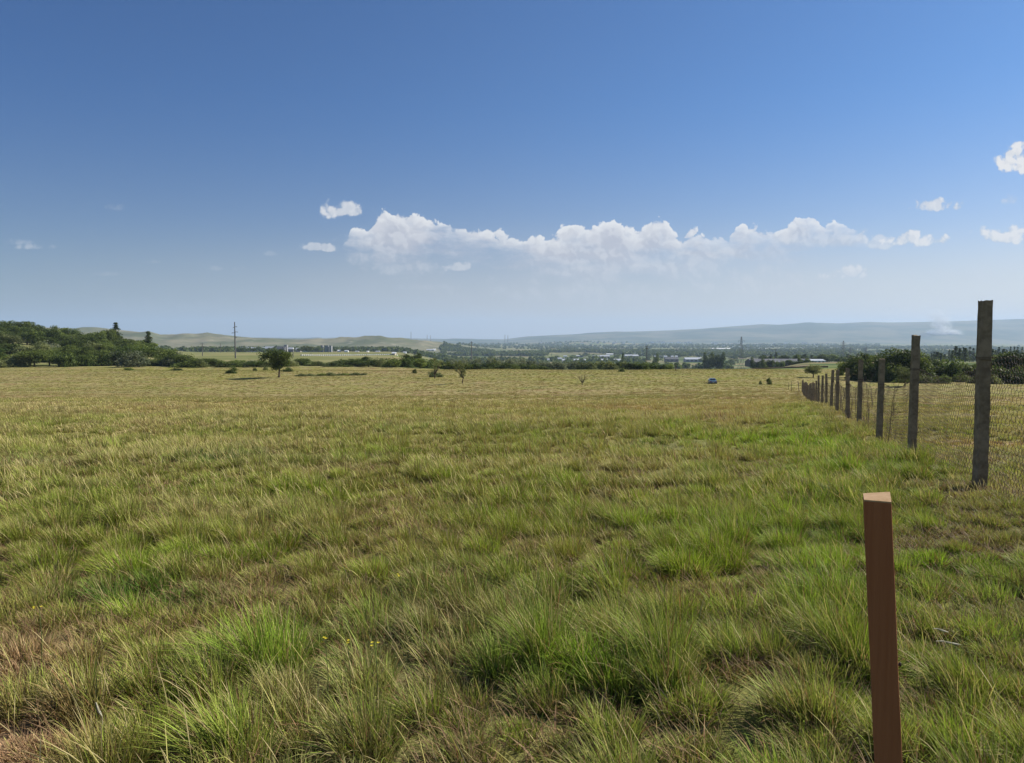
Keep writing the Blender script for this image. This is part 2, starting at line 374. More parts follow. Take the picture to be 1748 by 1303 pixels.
patch(620, 830, 1.6, .9, GREEN, .5, 1.2); patch(1000, 990, .7, .3, GREEN, .6, 1.1); patch(700, 1240, .4, .2, GREEN*.9, .6, .8)
patch(290, 930, .8, .3, OLIVE*.9, .5, 1.0); patch(1700, 760, 2.4, 1.6, RUST*1.2, .75, .5); patch(1650, 810, 1.2, .5, OLIVE, .6, 1.0)
patch(560, 800, 2.5, 1.0, STRAW*.75, .3, 1.0); patch(1000, 740, 5, 2.5, GREEN*1.1, .35, 1.0); patch(1100, 700, 8, 6, RUST*1.4, .35, .9)
def meadow(x, y):
    """colour and height multiplier of the growth at a point"""
    n1 = fbm(x/2.6, y/2.6, 31); n2 = fbm(x/.55, y/.55, 32, 3); n3 = fbm(x/14+3, y/9, 33); n4 = fbm(x/45, y/22+9, 34)
    dry = np.interp(y, [0, 5, 10, 18, 30, 50, 90, 140, 200, 290], [.13, .17, .24, .36, .49, .60, .66, .60, .53, .50])
    dry = dry + (n1-.5)*1.0 + (n2-.5)*.40 + (n3-.5)*.7*sst(160, 30, y) + (n4-.5)*.8*sst(20, 80, y)
    dry = np.clip(dry, 0, 1)[:, None]
    g = GREEN + (OLIVE-GREEN)*sst(.35, .75, fbm(x/1.3, y/1.3, 35, 3))[:, None]
    g = g + (BLUEG-g)*sst(.55, .8, fbm(x/3.1, y/3.1, 36, 3))[:, None]*.6
    s = STRAW + (BROWN-STRAW)*sst(.45, .75, fbm(x/1.9+7, y/1.9, 37, 3))[:, None]*.8
    far_t = sst(30, 110, y)[:, None]
    s = s*(1-far_t*.12) + far_t*np.array((.01, .012, -.002))
    c = g*(1-dry)+s*dry
    c = c*(1-.13*far_t)+np.array((.02, .008, .012))*far_t
    red = sst(.56, .72, fbm(x/9+50, y/16, 38, 3))*sst(14, 25, y)*sst(150, 70, y)*.55
    c = c + (RUST*1.15-c)*(red*.45)[:, None]
    hm = .74 + 1.35*(fbm(x/1.3, y/1.3, 39, 3)-.40) - dry[:, 0]*.10
    for px, py, rx, ry, col, st, h in _p:
        dd = ((x-px)/rx)**2+((y-py)/ry)**2
        k = st*np.exp(-dd**1.5)*np.clip(.6+.8*n2, 0, 1.2); k = np.clip(k, 0, 1)
        c = c*(1-k[:, None])+col*k[:, None]; hm = hm*(1-k)+hm*h*k
    for px, py in ((5.77, 8.8), (7.66, 13.7)):
        dd = ((x-px+.15)/.7)**2+((y-py+.5)/.8)**2; k = .85*np.exp(-dd**1.5); hm = hm*(1-k)+.3*k
    # greener strip on this side of the fence line, pale dry one right under it
    fx = x-(2.385+.385*y)
    ks = np.exp(-((fx+.25)/.35)**2)*sst(14, 22, y)
    c = c*(1-ks[:, None]*.7)+STRAW*1.05*ks[:, None]*.7
    kg = np.exp(-((fx+1.9)/1.4)**2)*sst(80, 25, y)*.45
    c = c*(1-kg[:, None])+LUSH*kg[:, None]
    beyond = sst(.4, 1.4, fx)
    hm = hm*(1-.45*beyond)
    return c, np.clip(hm, .22, 2.2)

# ------------------------------------------------------------------ ground
def build_ground():
    ys = np.concatenate([np.linspace(-60, 0, 20)[:-1], np.linspace(0, 14, 150)[:-1], np.exp(np.linspace(math.log(14), math.log(300), 240))[:-1],
                         np.exp(np.linspace(math.log(300), math.log(2800), 170))[:-1], np.exp(np.linspace(math.log(2800), math.log(28000), 330))])
    us = np.concatenate([np.linspace(-2.6, -.8, 40)[:-1], np.linspace(-.8, .8, 420), np.linspace(.8, 2.6, 40)[1:]])
    Y, UU = np.meshgrid(ys, us, indexing='ij'); X = UU*(np.maximum(Y, 0)+ (6+np.abs(np.minimum(Y, 0)))*np.exp(-np.maximum(Y, 0)/300))
    x = X.ravel(); y = Y.ravel(); z = H(x, y)
    nr, nc = Y.shape
    c, hm = meadow(x, y)
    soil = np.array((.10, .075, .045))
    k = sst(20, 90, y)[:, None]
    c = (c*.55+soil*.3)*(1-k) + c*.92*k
    idx = np.arange(nr*nc).reshape(nr, nc)
    q = np.stack([idx[:-1, :-1], idx[:-1, 1:], idx[1:, 1:], idx[1:, :-1]], -1).reshape(-1, 4)
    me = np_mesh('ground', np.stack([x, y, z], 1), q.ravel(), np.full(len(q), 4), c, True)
    m = bpy.data.materials.new('ground'); m.use_nodes = True; N = NT(m.node_tree); b = N.n['Principled BSDF']
    b.inputs['Roughness'].default_value = 1; b.inputs['Specular IOR Level'].default_value = .05
    a = N.add('ShaderNodeAttribute', attribute_name='tint'); g = N.add('ShaderNodeNewGeometry'); P = g.outputs['Position']
    sp = N.add('ShaderNodeSeparateXYZ'); N.l.new(P, sp.inputs[0]); PX, PY, PZ = sp.outputs
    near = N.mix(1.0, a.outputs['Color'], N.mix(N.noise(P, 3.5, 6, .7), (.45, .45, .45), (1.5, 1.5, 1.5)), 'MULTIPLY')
    # farmland: long plots of different crops
    mp = N.add('ShaderNodeMapping'); N.l.new(P, mp.inputs[0]); mp.inputs['Rotation'].default_value = (0, 0, R(14)); mp.inputs['Scale'].default_value = (1/420, 1/260, 0)
    vo = N.add('ShaderNodeTexVoronoi', feature='F1', distance='CHEBYCHEV', voronoi_dimensions='2D'); N.l.new(mp.outputs[0], vo.inputs['Vector']); vo.inputs['Randomness'].default_value = .8
    vs = N.add('ShaderNodeSeparateXYZ'); N.l.new(vo.outputs['Color'], vs.inputs[0])
    cr = N.add('ShaderNodeValToRGB'); N.l.new(vs.outputs[0], cr.inputs[0]); r = cr.color_ramp; r.interpolation = 'CONSTANT'
    r.elements[0].position = 0; r.elements[0].color = (.10, .135, .04, 1); r.elements[1].position = .22; r.elements[1].color = (.20, .19, .085, 1)
    for p_, c_ in ((.40, (.075, .11, .04)), (.55, (.14, .17, .06)), (.70, (.27, .22, .13)), (.82, (.055, .08, .035)), (.90, (.22, .16, .11))):
        e = r.elements.new(p_); e.color = (*c_, 1)
    nz = N.noise(P, .004, 5, .6)
    farm = N.mix(1.0, cr.outputs[0], N.mix(nz, (.65, .65, .65), (1.35, 1.35, 1.3)), 'MULTIPLY')
    # dry hills: pale grass with greener folds and bare tracks
    hn = N.noise(P, .0035, 8, .66)
    hill = N.mix(N.mr(hn, .38, .66), (.095, .11, .055), (.215, .195, .125))
    hill = N.mix(N.mr(N.noise(P, .008, 4, .6), .60, .72, 0, .7), hill, (.36, .33, .24))
    u = N.m('DIVIDE', PX, N.m('MAXIMUM', PY, 50))
    kh = N.m('MULTIPLY', N.mr(N.m('ADD', PY, N.m('MULTIPLY', nz, 500)), 3100, 3400), N.mr(PY, 9000, 7000)); kh = N.m('MULTIPLY', kh, N.mr(u, .02, -.12))
    far = N.mix(kh, farm, hill)
    mt = N.mix(N.mr(N.noise(P, .0009, 6, .6), .4, .62), (.05, .07, .04), (.15, .14, .085))
    far = N.mix(N.mr(PY, 9800, 10800), far, mt)
    # green strip of pasture left of the middle distance
    strip = N.m('MULTIPLY', N.mr(PY, 1250, 1150), N.mr(u, -.12, -.2))
    far = N.mix(strip, far, N.mix(N.mr(N.noise(P, .009, 5, .7), .36, .64), (.13, .15, .05), (.25, .23, .105)))
    kf = N.mr(PY, 290, 310)
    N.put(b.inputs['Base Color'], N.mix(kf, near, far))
    bp = N.add('ShaderNodeBump'); bp.inputs['Distance'].default_value = .06; bp.inputs['Strength'].default_value = .9
    N.l.new(N.noise(P, 6, 6, .7), bp.inputs['Height']); N.l.new(bp.outputs[0], b.inputs['Normal'])
    me.materials.append(m)
    o = bpy.data.objects.new('ground', me); COL.objects.link(o); tag(o, 'rolling grassland falling to a wide valley with far hills', None, None, 'structure')
build_ground()

# ------------------------------------------------------------------ grass
def blades(p, hgt, wid, az, lean, col, segs, curl=1.4, tipc=None, head=None):
    """p (N,3); returns verts, loops, totals, tint for N blades"""
    n = len(p); T = np.linspace(0, 1, segs+1)
    dirx = np.cos(az); diry = np.sin(az)
    wa = az+np.pi/2+rng.uniform(-1.0, 1.0, n); wx = np.cos(wa); wy = np.sin(wa)
    nv = 2*segs+1; Vv = np.empty((n, nv, 3), np.float32); C = np.empty((n, nv, 3), np.float32)
    for i, t in enumerate(T):
        off = hgt*lean*t**curl
        zz = hgt*t*np.sqrt(np.clip(1-(lean*t**(curl-.7))**2*.62, .08, 1))
        cx = p[:, 0]+dirx*off; cyy = p[:, 1]+diry*off; cz = p[:, 2]+zz
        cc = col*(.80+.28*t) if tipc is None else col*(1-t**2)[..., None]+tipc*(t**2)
        w = wid*.5*(1-t)**.55 if head is None else wid*.5*head[i]
        if i < segs:
            for s_, j in ((-1, 2*i), (1, 2*i+1)):
                Vv[:, j, 0] = cx+s_*wx*w; Vv[:, j, 1] = cyy+s_*wy*w; Vv[:, j, 2] = cz; C[:, j] = cc
        else:
            Vv[:, 2*i, 0] = cx; Vv[:, 2*i, 1] = cyy; Vv[:, 2*i, 2] = cz; C[:, 2*i] = cc
    base = (np.arange(n)*nv)[:, None]
    quads = [[2*i, 2*i+1, 2*i+3, 2*i+2] for i in range(segs-1)]; pat = sum(quads, [])+[2*segs-2, 2*segs-1, 2*segs]
    loops = (base+np.array(pat)[None]).ravel(); tot = np.tile(np.array([4]*(segs-1)+[3]), n)
    return Vv.reshape(-1, 3), loops, tot, C.reshape(-1, 3)
def sample(y0, y1, dens, margin=1.4, slope=.74):
    wmax = slope*y1+margin; n = int(dens*2*wmax*(y1-y0))
    x = rng.uniform(-wmax, wmax, n); y = rng.uniform(y0, y1, n)
    k = np.abs(x) < slope*y+margin
    return x[k], y[k]
def build_grass():
    parts = []
    #      y0    y1   dens  cell  width  height segs
    zones = [(1.0, 3.8, 13500, .28, .0046, .125, 4), (3.8, 7.0, 9500, .34, .0056, .13, 3), (7.0, 13, 4200, .42, .0085, .14, 3), (13, 26, 1250, .5, .015, .16, 2),
             (26, 52, 400, .8, .022, .17, 1), (52, 110, 130, 1.2, .036, .16, 1), (110, 292, 34, 1.6, .062, .14, 1)]
    for y0, y1, dens, cell, wd, hg, segs in zones:
        a0 = y0*(.84 if y0 > 1.5 else 1); a1 = y1*(1.2 if y1 < 290 else 1); x, y = sample(a0, a1, dens, 1.4, .74 if y1 <= 26 else .86)
        pk = np.ones(len(y))
        if y0 > 1.5: pk = np.minimum(pk, (y-a0)/(y0*1.2-a0))
        if y1 < 290: pk = np.minimum(pk, (a1-y)/(a1-y1*.84))
        kk = rng.uniform(0, 1, len(y)) < pk; x = x[kk]; y = y[kk]
        # tussocks: pull every blade towards the nearest jittered centre
        gx = np.floor(x/cell); gy = np.floor(y/cell)
        bd = np.full(len(x), 1e9); cx = x.copy(); cyy = y.copy(); r1 = np.zeros(len(x)); r2 = r1.copy()
        for ddx in (-1, 0, 1):
            for ddy in (-1, 0, 1):
                ix = gx+ddx; iy = gy+ddy
                ax = (ix+hsh(ix, iy, 1))*cell; ay = (iy+hsh(ix, iy, 2))*cell
                dd = (x-ax)**2+(y-ay)**2; k = dd < bd
                bd = np.where(k, dd, bd); cx = np.where(k, ax, cx); cyy = np.where(k, ay, cyy)
                r1 = np.where(k, hsh(ix, iy, 3), r1); r2 = np.where(k, hsh(ix, iy, 4), r2)
        rad = np.sqrt(bd)
        # thin the gaps between tussocks
        keep = rng.uniform(0, 1, len(x)) < np.clip(1.15-rad/cell*.75, .25, 1)*(.55+.6*vnoise(x/.9, y/.9, 51))
        x, y, cx, cyy, r1, r2, rad = [a[keep] for a in (x, y, cx, cyy, r1, r2, rad)]
        pull = .70
        bx = cx+(x-cx)*pull; by = cyy+(y-cyy)*pull
        n = len(x)
        c, hm = meadow(bx, by)
        c = c*(.80+.40*r2)[:, None]
        lk = (sst(.72, .9, r2)*.55*sst(60, 20, by))[:, None]; c = c*(1-lk)+(LUSH*.75+c*.35)*lk
        rr = rng.uniform(0, 1, n)
        # individual dead blades and fresh ones among them
        fk = float(np.interp(y0, [12, 60, 110], [1, .6, .3])); dead = rr < .16*fk; fresh = rr > 1-.14*fk
        c[dead] = STRAW*rng.uniform(.6, 1.25, (dead.sum(), 1)); c[fresh] = c[fresh]*.5+LUSH*.6
        br = rr[:, None]*0+((rr > .16) & (rr < .22))[:, None]; c = c*(1-br)+RUST*.9*br
        sp2 = float(np.interp(y0, [7, 60, 110], [.42, .24, .16])); c = c*rng.uniform(1-sp2, 1+sp2, (n, 1))
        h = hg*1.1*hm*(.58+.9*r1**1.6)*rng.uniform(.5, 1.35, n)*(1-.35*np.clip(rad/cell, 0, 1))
        out = np.arctan2(by-cyy, bx-cx)
        ox = np.cos(out)*(rad/cell)*1.1; oy = np.sin(out)*(rad/cell)*1.1
        wind = .35+.3*fbm(bx/4, by/4, 52, 2)
        sp_ = .42 if y1 <= 13 else .3; ox = ox-wind*.55+rng.normal(0, sp_, n); oy = oy-wind*.15+rng.normal(0, sp_, n)
        az = np.arctan2(oy, ox); lean = np.clip(np.hypot(ox, oy)*.72, .05, 1.0)
        z = H(bx, by)-.01
        w = wd*rng.uniform(.55, 1.35, n)
        if y1 <= 7:
            bl = (rng.uniform(0, 1, n) < .03*sst(.5, .62, vnoise(bx/.5, by/.5, 77))*4); w[bl] *= 2.6; h[bl] *= .62; c[bl] = DEEP*1.3+c[bl]*.25
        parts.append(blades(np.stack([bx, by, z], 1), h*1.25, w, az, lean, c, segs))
        # thatch: short, flat, brown litter between
        if y1 <= 13:
            k = rng.uniform(0, 1, n) < .22
            m_ = k.sum(); q = np.stack([bx[k]+rng.normal(0, .05, m_), by[k]+rng.normal(0, .05, m_), z[k]+.012], 1)
            tc_ = BROWN*rng.uniform(.45, 1.2, (m_, 1))*np.array((1, 1, .95))
            parts.append(blades(q, rng.uniform(.06, .16, m_), w[k]*.8, rng.uniform(0, 6.28, m_), rng.uniform(.8, 1.1, m_), tc_, 2, 1.1))
    # seed stalks, tall and pale, bent over by the wind
    for y0, y1, dens, wd in ((1.3, 7, 110, .0032), (7, 16, 80, .0065), (16, 40, 26, .014), (40, 90, 6, .03)):
        x, y = sample(y0, y1, dens); k = fbm(x/2.2, y/2.2, 61, 3)+rng.uniform(-.15, .15, len(x)) > .46; x = x[k]; y = y[k]; n = len(x)
        c, hm = meadow(x, y); c = (STRAW*1.25)*rng.uniform(.65, 1.2, (n, 1)); gk = rng.uniform(0, 1, n) < .45; c[gk] = c[gk]*.4+OLIVE*rng.uniform(.8, 1.2, (gk.sum(), 1))
        h = .27*np.sqrt(hm)*rng.uniform(.5, 1.25, n)
        az = np.pi+rng.normal(0, .8, n); lean = np.clip(rng.normal(.62, .2, n), .15, 1.0)
        parts.append(blades(np.stack([x, y, H(x, y)], 1), h, np.full(n, wd), az, lean*.8, c, 6, 1.45, head=[.32, .28, .26, .3, .95, .7, 0]))
    V = []; L = []; T = []; C = []; off = 0
    for v, l, t, c in parts:
        V.append(v); L.append(l+off); T.append(t); C.append(c); off += len(v)
    V = np.concatenate(V); L = np.concatenate(L); T = np.concatenate(T); C = np.clip(np.concatenate(C), .004, .7)
    print('grass verts', len(V), 'faces', len(T))
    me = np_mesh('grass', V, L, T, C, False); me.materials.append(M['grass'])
    o = bpy.data.objects.new('grass', me); COL.objects.link(o)
    tag(o, 'long windblown meadow grass, green in tussocks and straw coloured between', 'grass', None, 'stuff')
build_grass()

# ------------------------------------------------------------------ stake in the foreground
def build_stake():
    y0 = 1.31; zt = 1.27-(857-HZ)/F*y0
    root = empty('wooden_stake', (0, 0, 0))
    tag(root, 'reddish brown square wooden stake leaning slightly in the near grass', 'stake')
    w = .0455; xb, yb = .752, 1.30; xt, yt = .6735, 1.315
    zb = h1(xb, yb)-.12
    bm = MB(); n = 14; rz = R(-24)
    for i in range(n+1):
        t = i/n; cx = xb+(xt-xb)*t; cyy = yb+(yt-yb)*t; z = zb+(zt-zb)*t
        for j, (a, b) in enumerate(((-1, -1), (1, -1), (1, 1), (-1, 1))):
            x = a*w/2*(1+rnd.uniform(-.02, .02)); y = b*w/2
            zz = z+(0, .0, .010, .003)[j]*(i == n)
            bm.v.append((cx+x*math.cos(rz)-y*math.sin(rz), cyy+x*math.sin(rz)+y*math.cos(rz), zz))
    for i in range(n):
        for j in range(4):
            a = i*4+j; b = i*4+(j+1) % 4; bm.f.append((a, b, b+4, a+4))
    topv = bm.v[-4:]
    s = bm.build('shaft', M['stake'], root)
    bv = s.modifiers.new('bev', 'BEVEL'); bv.width = .0022; bv.segments = 2
    # sawn end, a little uneven, standing 2 mm proud of the shaft
    c = [Vector(p) for p in topv]; cen = sum(c, Vector())/4
    e = MB(); apex = [cen+(q_-cen)*.985+Vector((0, 0, .0025)) for q_ in (c[0], c[1], c[2], c[3])]; lo_ = [p_-Vector((0, 0, .004)) for p_ in apex]
    for i in range(4): e.poly([lo_[i], lo_[(i+1) % 4], apex[(i+1) % 4], apex[i]])
    e.poly(apex); lo = [c[0]-Vector((-.003, -.003, .003)), c[1]-Vector((.002, -.003, .003)), c[2]-Vector((.003, .003, .003)), (c[2]+c[3])/2-Vector((.006, 0, .003)), c[3]-Vector((-.004, .004, .003))]
    pass
    e.build('sawn_top', M['stake_top'], root)
    t = .74; k = MB(); x0 = xb+(xt-xb)*t+.0235; yy = yb+(yt-yb)*t-.004; zz = zb+(zt-zb)*t
    k.tube([(x0-.004, yy, zz), (x0+.004, yy, zz+.001)], [.0022, .0022], 8).tube([(x0+.004, yy, zz+.001), (x0+.0055, yy, zz+.001)], [.0042, .0042], 8)
    k.build('nail', M['nail'], root)
build_stake()

# ------------------------------------------------------------------ wire fence on old posts
FX = lambda y: 2.385+.385*y
def build_fence():
    root = empty('wire_fence', (FX(8.8), 8.8, h1(FX(8.8), 8.8)))
    tag(root, 'long fence of rough grey posts and sagging chicken wire running down the meadow', 'fence')
    base = Vector(root.location)
    ys = [2.7, 8.8, 13.7, 18.8, 23.9, 28.7, 34.7, 40.5, 45.6, 51.5, 56.6, 62]; hs = [2.3, 2.31, 2.33, 2.22, 2.20, 2.14, 2.08, 2.15, 2.1, 2.12, 2.2, 2.15]
    while ys[-1] < 127: ys.append(ys[-1]+rnd.uniform(4.7, 5.9)); hs.append(rnd.uniform(1.95, 2.3))
    leans = [(0, 0), (-.008, 0), (.004, 0), (.006, 0), (0, 0), (-.035, 0)]
    ang = math.atan2(1, .385)
    tops = []
    for i, (y, h) in enumerate(zip(ys, hs)):
        x = FX(y)+rnd.uniform(-.03, .03)*(i > 2); z = h1(x, y)
        lx, ly = leans[i] if i < len(leans) else (rnd.gauss(0, .018), rnd.gauss(0, .02))
        rz = ang+R(14 if i < 3 else rnd.uniform(0, 20)); n = 26 if i < 6 else 8; s = .120 if i < 6 else .128
        v = []; f = []; seg = 3 if i < 6 else 1; ring = []
        for a in range(seg): ring.append((-1+2*a/seg, -1))
        for a in range(seg): ring.append((1, -1+2*a/seg))
        for a in range(seg): ring.append((1-2*a/seg, 1))
        for a in range(seg): ring.append((-1, 1-2*a/seg))
        m_ = len(ring)
        for k in range(n+1):
            t = k/n; zz = -.3+(h+.3)*t; tp = 1.06-.09*t
            for q, (a, b) in enumerate(ring):
                corner = abs(a) == 1 and abs(b) == 1
                w_ = mnoise.noise(Vector((a*2+i*5, b*2, zz*5)))
                r_ = s/2*tp*(1+.05*w_-(max(0, mnoise.noise(Vector((a*3+i, b*3, zz*11))))*.24 if corner else 0))
                if t < .32: r_ *= 1+.10*mnoise.noise(Vector((a*4, b*4+i, zz*16)))
                px, py = a*r_, b*r_
                v.append((px*math.cos(rz)-py*math.sin(rz)+lx*zz, px*math.sin(rz)+py*math.cos(rz)+ly*zz, zz+(rnd.uniform(-.016, .004) if k == n else 0)))
        for k in range(n):
            for q in range(m_): a = k*m_+q; b = k*m_+(q+1) % m_; f.append((a, b, b+m_, a+m_))
        f.append(tuple(n*m_+q for q in range(m_)))
        me = bpy.data.meshes.new('post'); me.from_pydata(v, [], f); me.materials.append(M['concrete'])
        o = bpy.data.objects.new('post', me); COL.objects.link(o); o.parent = root; o.location = Vector((x, y, z))-base
        # binding wire round the post
        fr = .70 if i else .69
        if i in (1, 2, 3): fr = (None, .695, .72, .70)[i]
        if i < 12:
            w = MB(); ht = h*fr; r_ = s*.5*1.04
            for dz in (0, .012, -.016):
                pts = [(a*r_*math.cos(rz)-b*r_*math.sin(rz)+lx*ht, a*r_*math.sin(rz)+b*r_*math.cos(rz)+ly*ht, ht+dz+rnd.uniform(-.008, .008)) for a, b in ((-1, -1), (1, -1), (1, 1), (-1, 1), (-1, -1))]
                w.tube(pts, .0028 if i < 4 else .005, 4)
            wo = w.build('binding_wire', M['wire'], o)
        tops.append((x+lx*h*fr, y+ly*h*fr, z, z+h*fr))
    # netting, one piece per span
    for i in range(len(ys)-1):
        x0, y0, zb0, zt0 = tops[i]; x1, y1, zb1, zt1 = tops[i+1]
        L = math.hypot(x1-x0, y1-y0); far = i > 7
        cw = (.125, .125, .125, .14, .15, .18, .22, .3)[i] if not far else .6
        ch = (.062, .062, .062, .06, .07, .08, .085, .10)[i] if not far else .15
        nc = int(L/cw); nr = int(1.42/ch)
        wr = (.0025, .0030, .0031, .0031, .0035, .004, .0045, .005)[i] if not far else .009
        def P(s, r):       # s along 0..nc, r 0..nr from the top
            t = s/nc; q = r/nr
            sag = 4*t*(1-t)*(.20 if i else .05)+.05*mnoise.noise(Vector((t*5+i*9, 0, 0)))
            zt = zt0+(zt1-zt0)*t-sag; zb = zb0+(zb1-zb0)*t+.04
            xx = x0+(x1-x0)*t; yy = y0+(y1-y0)*t
            w1 = mnoise.noise(Vector((t*6+i*3, q*3, 1)))*.05; w2 = mnoise.noise(Vector((t*9, q*5+i, 4)))*.02+.012*math.sin(t*L*9+i)*(1-q)
            nx = .933*w1+.09; ny = -.36*w1-.03
            return (xx+nx, yy+ny, zt+(zb-zt)*q+w2)
        seg = []
        for r in range(nr+1):
            for s in range(nc):
                # zigzag row of a hexagonal net
                o_ = .5 if r % 2 else 0
                a = P(min(s+o_, nc), r-.18); b = P(min(s+o_+.5, nc), r+.18)
                c_ = P(min(s+o_+1, nc), r-.18)
                seg += [(a, b), (b, c_)]
                if r < nr: seg.append((b, P(min(s+o_+.5, nc), r+.82)))
        ln = [P(s, 0) for s in np.linspace(0, nc, 24)]
        A = np.array([a for a, b in seg]); B = np.array([b for a, b in seg]); d_ = B-A; ok = (np.linalg.norm(d_, axis=1) > 1e-4); A, B, d_ = A[ok], B[ok], d_[ok]
        n = len(A); side = np.cross(d_, np.array((.9, -.4, .11))); side /= np.linalg.norm(side, axis=1)[:, None]; up = np.cross(d_, side); up /= np.linalg.norm(up, axis=1)[:, None]
        V = np.empty((n, 6, 3))
        for j in range(3):
            th = 2*math.pi*j/3; off = (side*math.cos(th)+up*math.sin(th))*wr; V[:, j] = A+off; V[:, j+3] = B+off
        V = V.reshape(-1, 3)-np.array(base)
        pat = np.array([0, 1, 4, 3, 1, 2, 5, 4, 2, 0, 3, 5]); loops = (np.arange(n)[:, None]*6+pat).ravel()
        me = np_mesh('wire_netting', V, loops, np.full(n*3, 4)); me.materials.append(M['wire'])
        o = bpy.data.objects.new('wire_netting', me); COL.objects.link(o); o.parent = root
        top_ = MB().tube([tuple(Vector(p)-base) for p in ln], max(.002, wr*1.2), 4)
        top_.build('line_wire', M['wire'], root)
    # leaning end post
    x, y = hit(1362, 673); x = FX(128)-.9; y = 127; z = h1(x, y)
    b = MB().tube([(0, 0, -.3), (-.12, 0, 1.0), (-.26, .05, 2.0)], [.075, .07, .065], 7); o = b.build('leaning_post', M['concrete'], root); o.location = Vector((x, y, z))-base
build_fence()
# dead stems caught in the wire and thin sticks standing past the end of the fence
for px, y, hh, ln, lab in ((1480, 21.5, 1.75, .16, 'thin dead stem leaning in the chicken wire between the fence posts'), (1518, 16.2, 1.55, .22, 'dry branched stem leaning in the chicken wire beside a fence post'),
                      (1352, 135, 2.2, 0, 'thin upright stick standing just past the end of the fence'), (1347, 150, 1.6, .02, 'short thin stick left of the end of the fence')):
    x, yy, z = spot(px, y); b = MB()
    pts = [(0, 0, -.1), (ln*.3, 0, hh*.35), (ln*.5, .02, hh*.7), (ln*1.2, .02, hh)]
    th = .008 if y < 100 else .05
    b.tube(pts, [th, th*.9, th*.7, th*.4], 5)
    if y < 100:
        for k in range(9):
            t = rnd.uniform(.25, .95); p = Vector(pts[0]).lerp(Vector(pts[-1]), t); s_ = rnd.choice((-1, 1))
            b.tube([p, p+Vector((s_*rnd.uniform(.05, .16), rnd.uniform(-.05, .05), rnd.uniform(.1, .25)))], [.004, .002], 4)
    o = b.build('dead_stem' if y < 100 else 'thin_stick', M['bark'], None, (x, yy, z)); tag(o, lab, 'stem' if y < 100 else 'stick')

# ------------------------------------------------------------------ small flowers and husks
def flower(px, py, lab, h=.30):
    x, y = hit(px, py+14*3.2/3); z = h1(x, y); r = empty('yellow_flower', (x, y, z)); tag(r, lab, 'flower', 'yellow wildflowers near the camera')
    MB().tube([(0, 0, -.02), (.01, 0, h*.5), (.0, .005, h)], [.0018, .0015, .0012], 5).build('stem', M['stem'], r)
    b = MB()
    for k in range(3):
        c = Vector((rnd.uniform(-.016, .016), rnd.uniform(-.01, .01), h+rnd.uniform(-.012, .012)))
        for q in range(5):
            a = 2*math.pi*q/5+k; dv = Vector((math.cos(a), math.sin(a), .35))*.0075; e = Vector((-math.sin(a), math.cos(a), 0))*.003
            b.poly([c, c+dv*.6+e, c+dv, c+dv*.6-e])
    b.build('petals', M['yellow'], r)
for px, py, lab in ((557, 1207, 'small yellow wildflower, leftmost of three in the grass at the bottom'), (595, 1211, 'small yellow wildflower, middle of three in the grass at the bottom'),
                    (641, 1213, 'small yellow wildflower, rightmost of three in the grass at the bottom'), (70, 1138, 'tiny yellow wildflower above the brown dry grass in the bottom left corner'),
                    (684, 1066, 'tiny yellow wildflower alone in the grass above the group of three')): flower(px, py, lab)
for px, py, s_, lab in ((1605, 1114, 1.0, 'short pale husk lying in grass right of the stake, upper one'), (1618, 1137, 1.6, 'long pale husk lying in grass right of the stake, lower one'), (176, 1265, 1.3, 'pale dry husk standing in grass near the bottom left corner')):
    x, y = hit(px, py+6); z = h1(x, y)+.12
    pts = [(-.035*s_, 0, .006), (-.015*s_, .004, .004), (.01*s_, 0, -.004), (.035*s_, .004, -.012)]
    if px < 300: pts = [(0, 0, -.17), (0, 0, -.02), (-.012, 0, .0), (-.02, 0, .03)]
    o = MB().tube(pts, [.0012 if px < 300 else .002, .004 if px > 300 else .0015, .0055, .002], 6).build('pale_husk', M['pale'], None, (x, y, z)); tag(o, lab, 'husk')

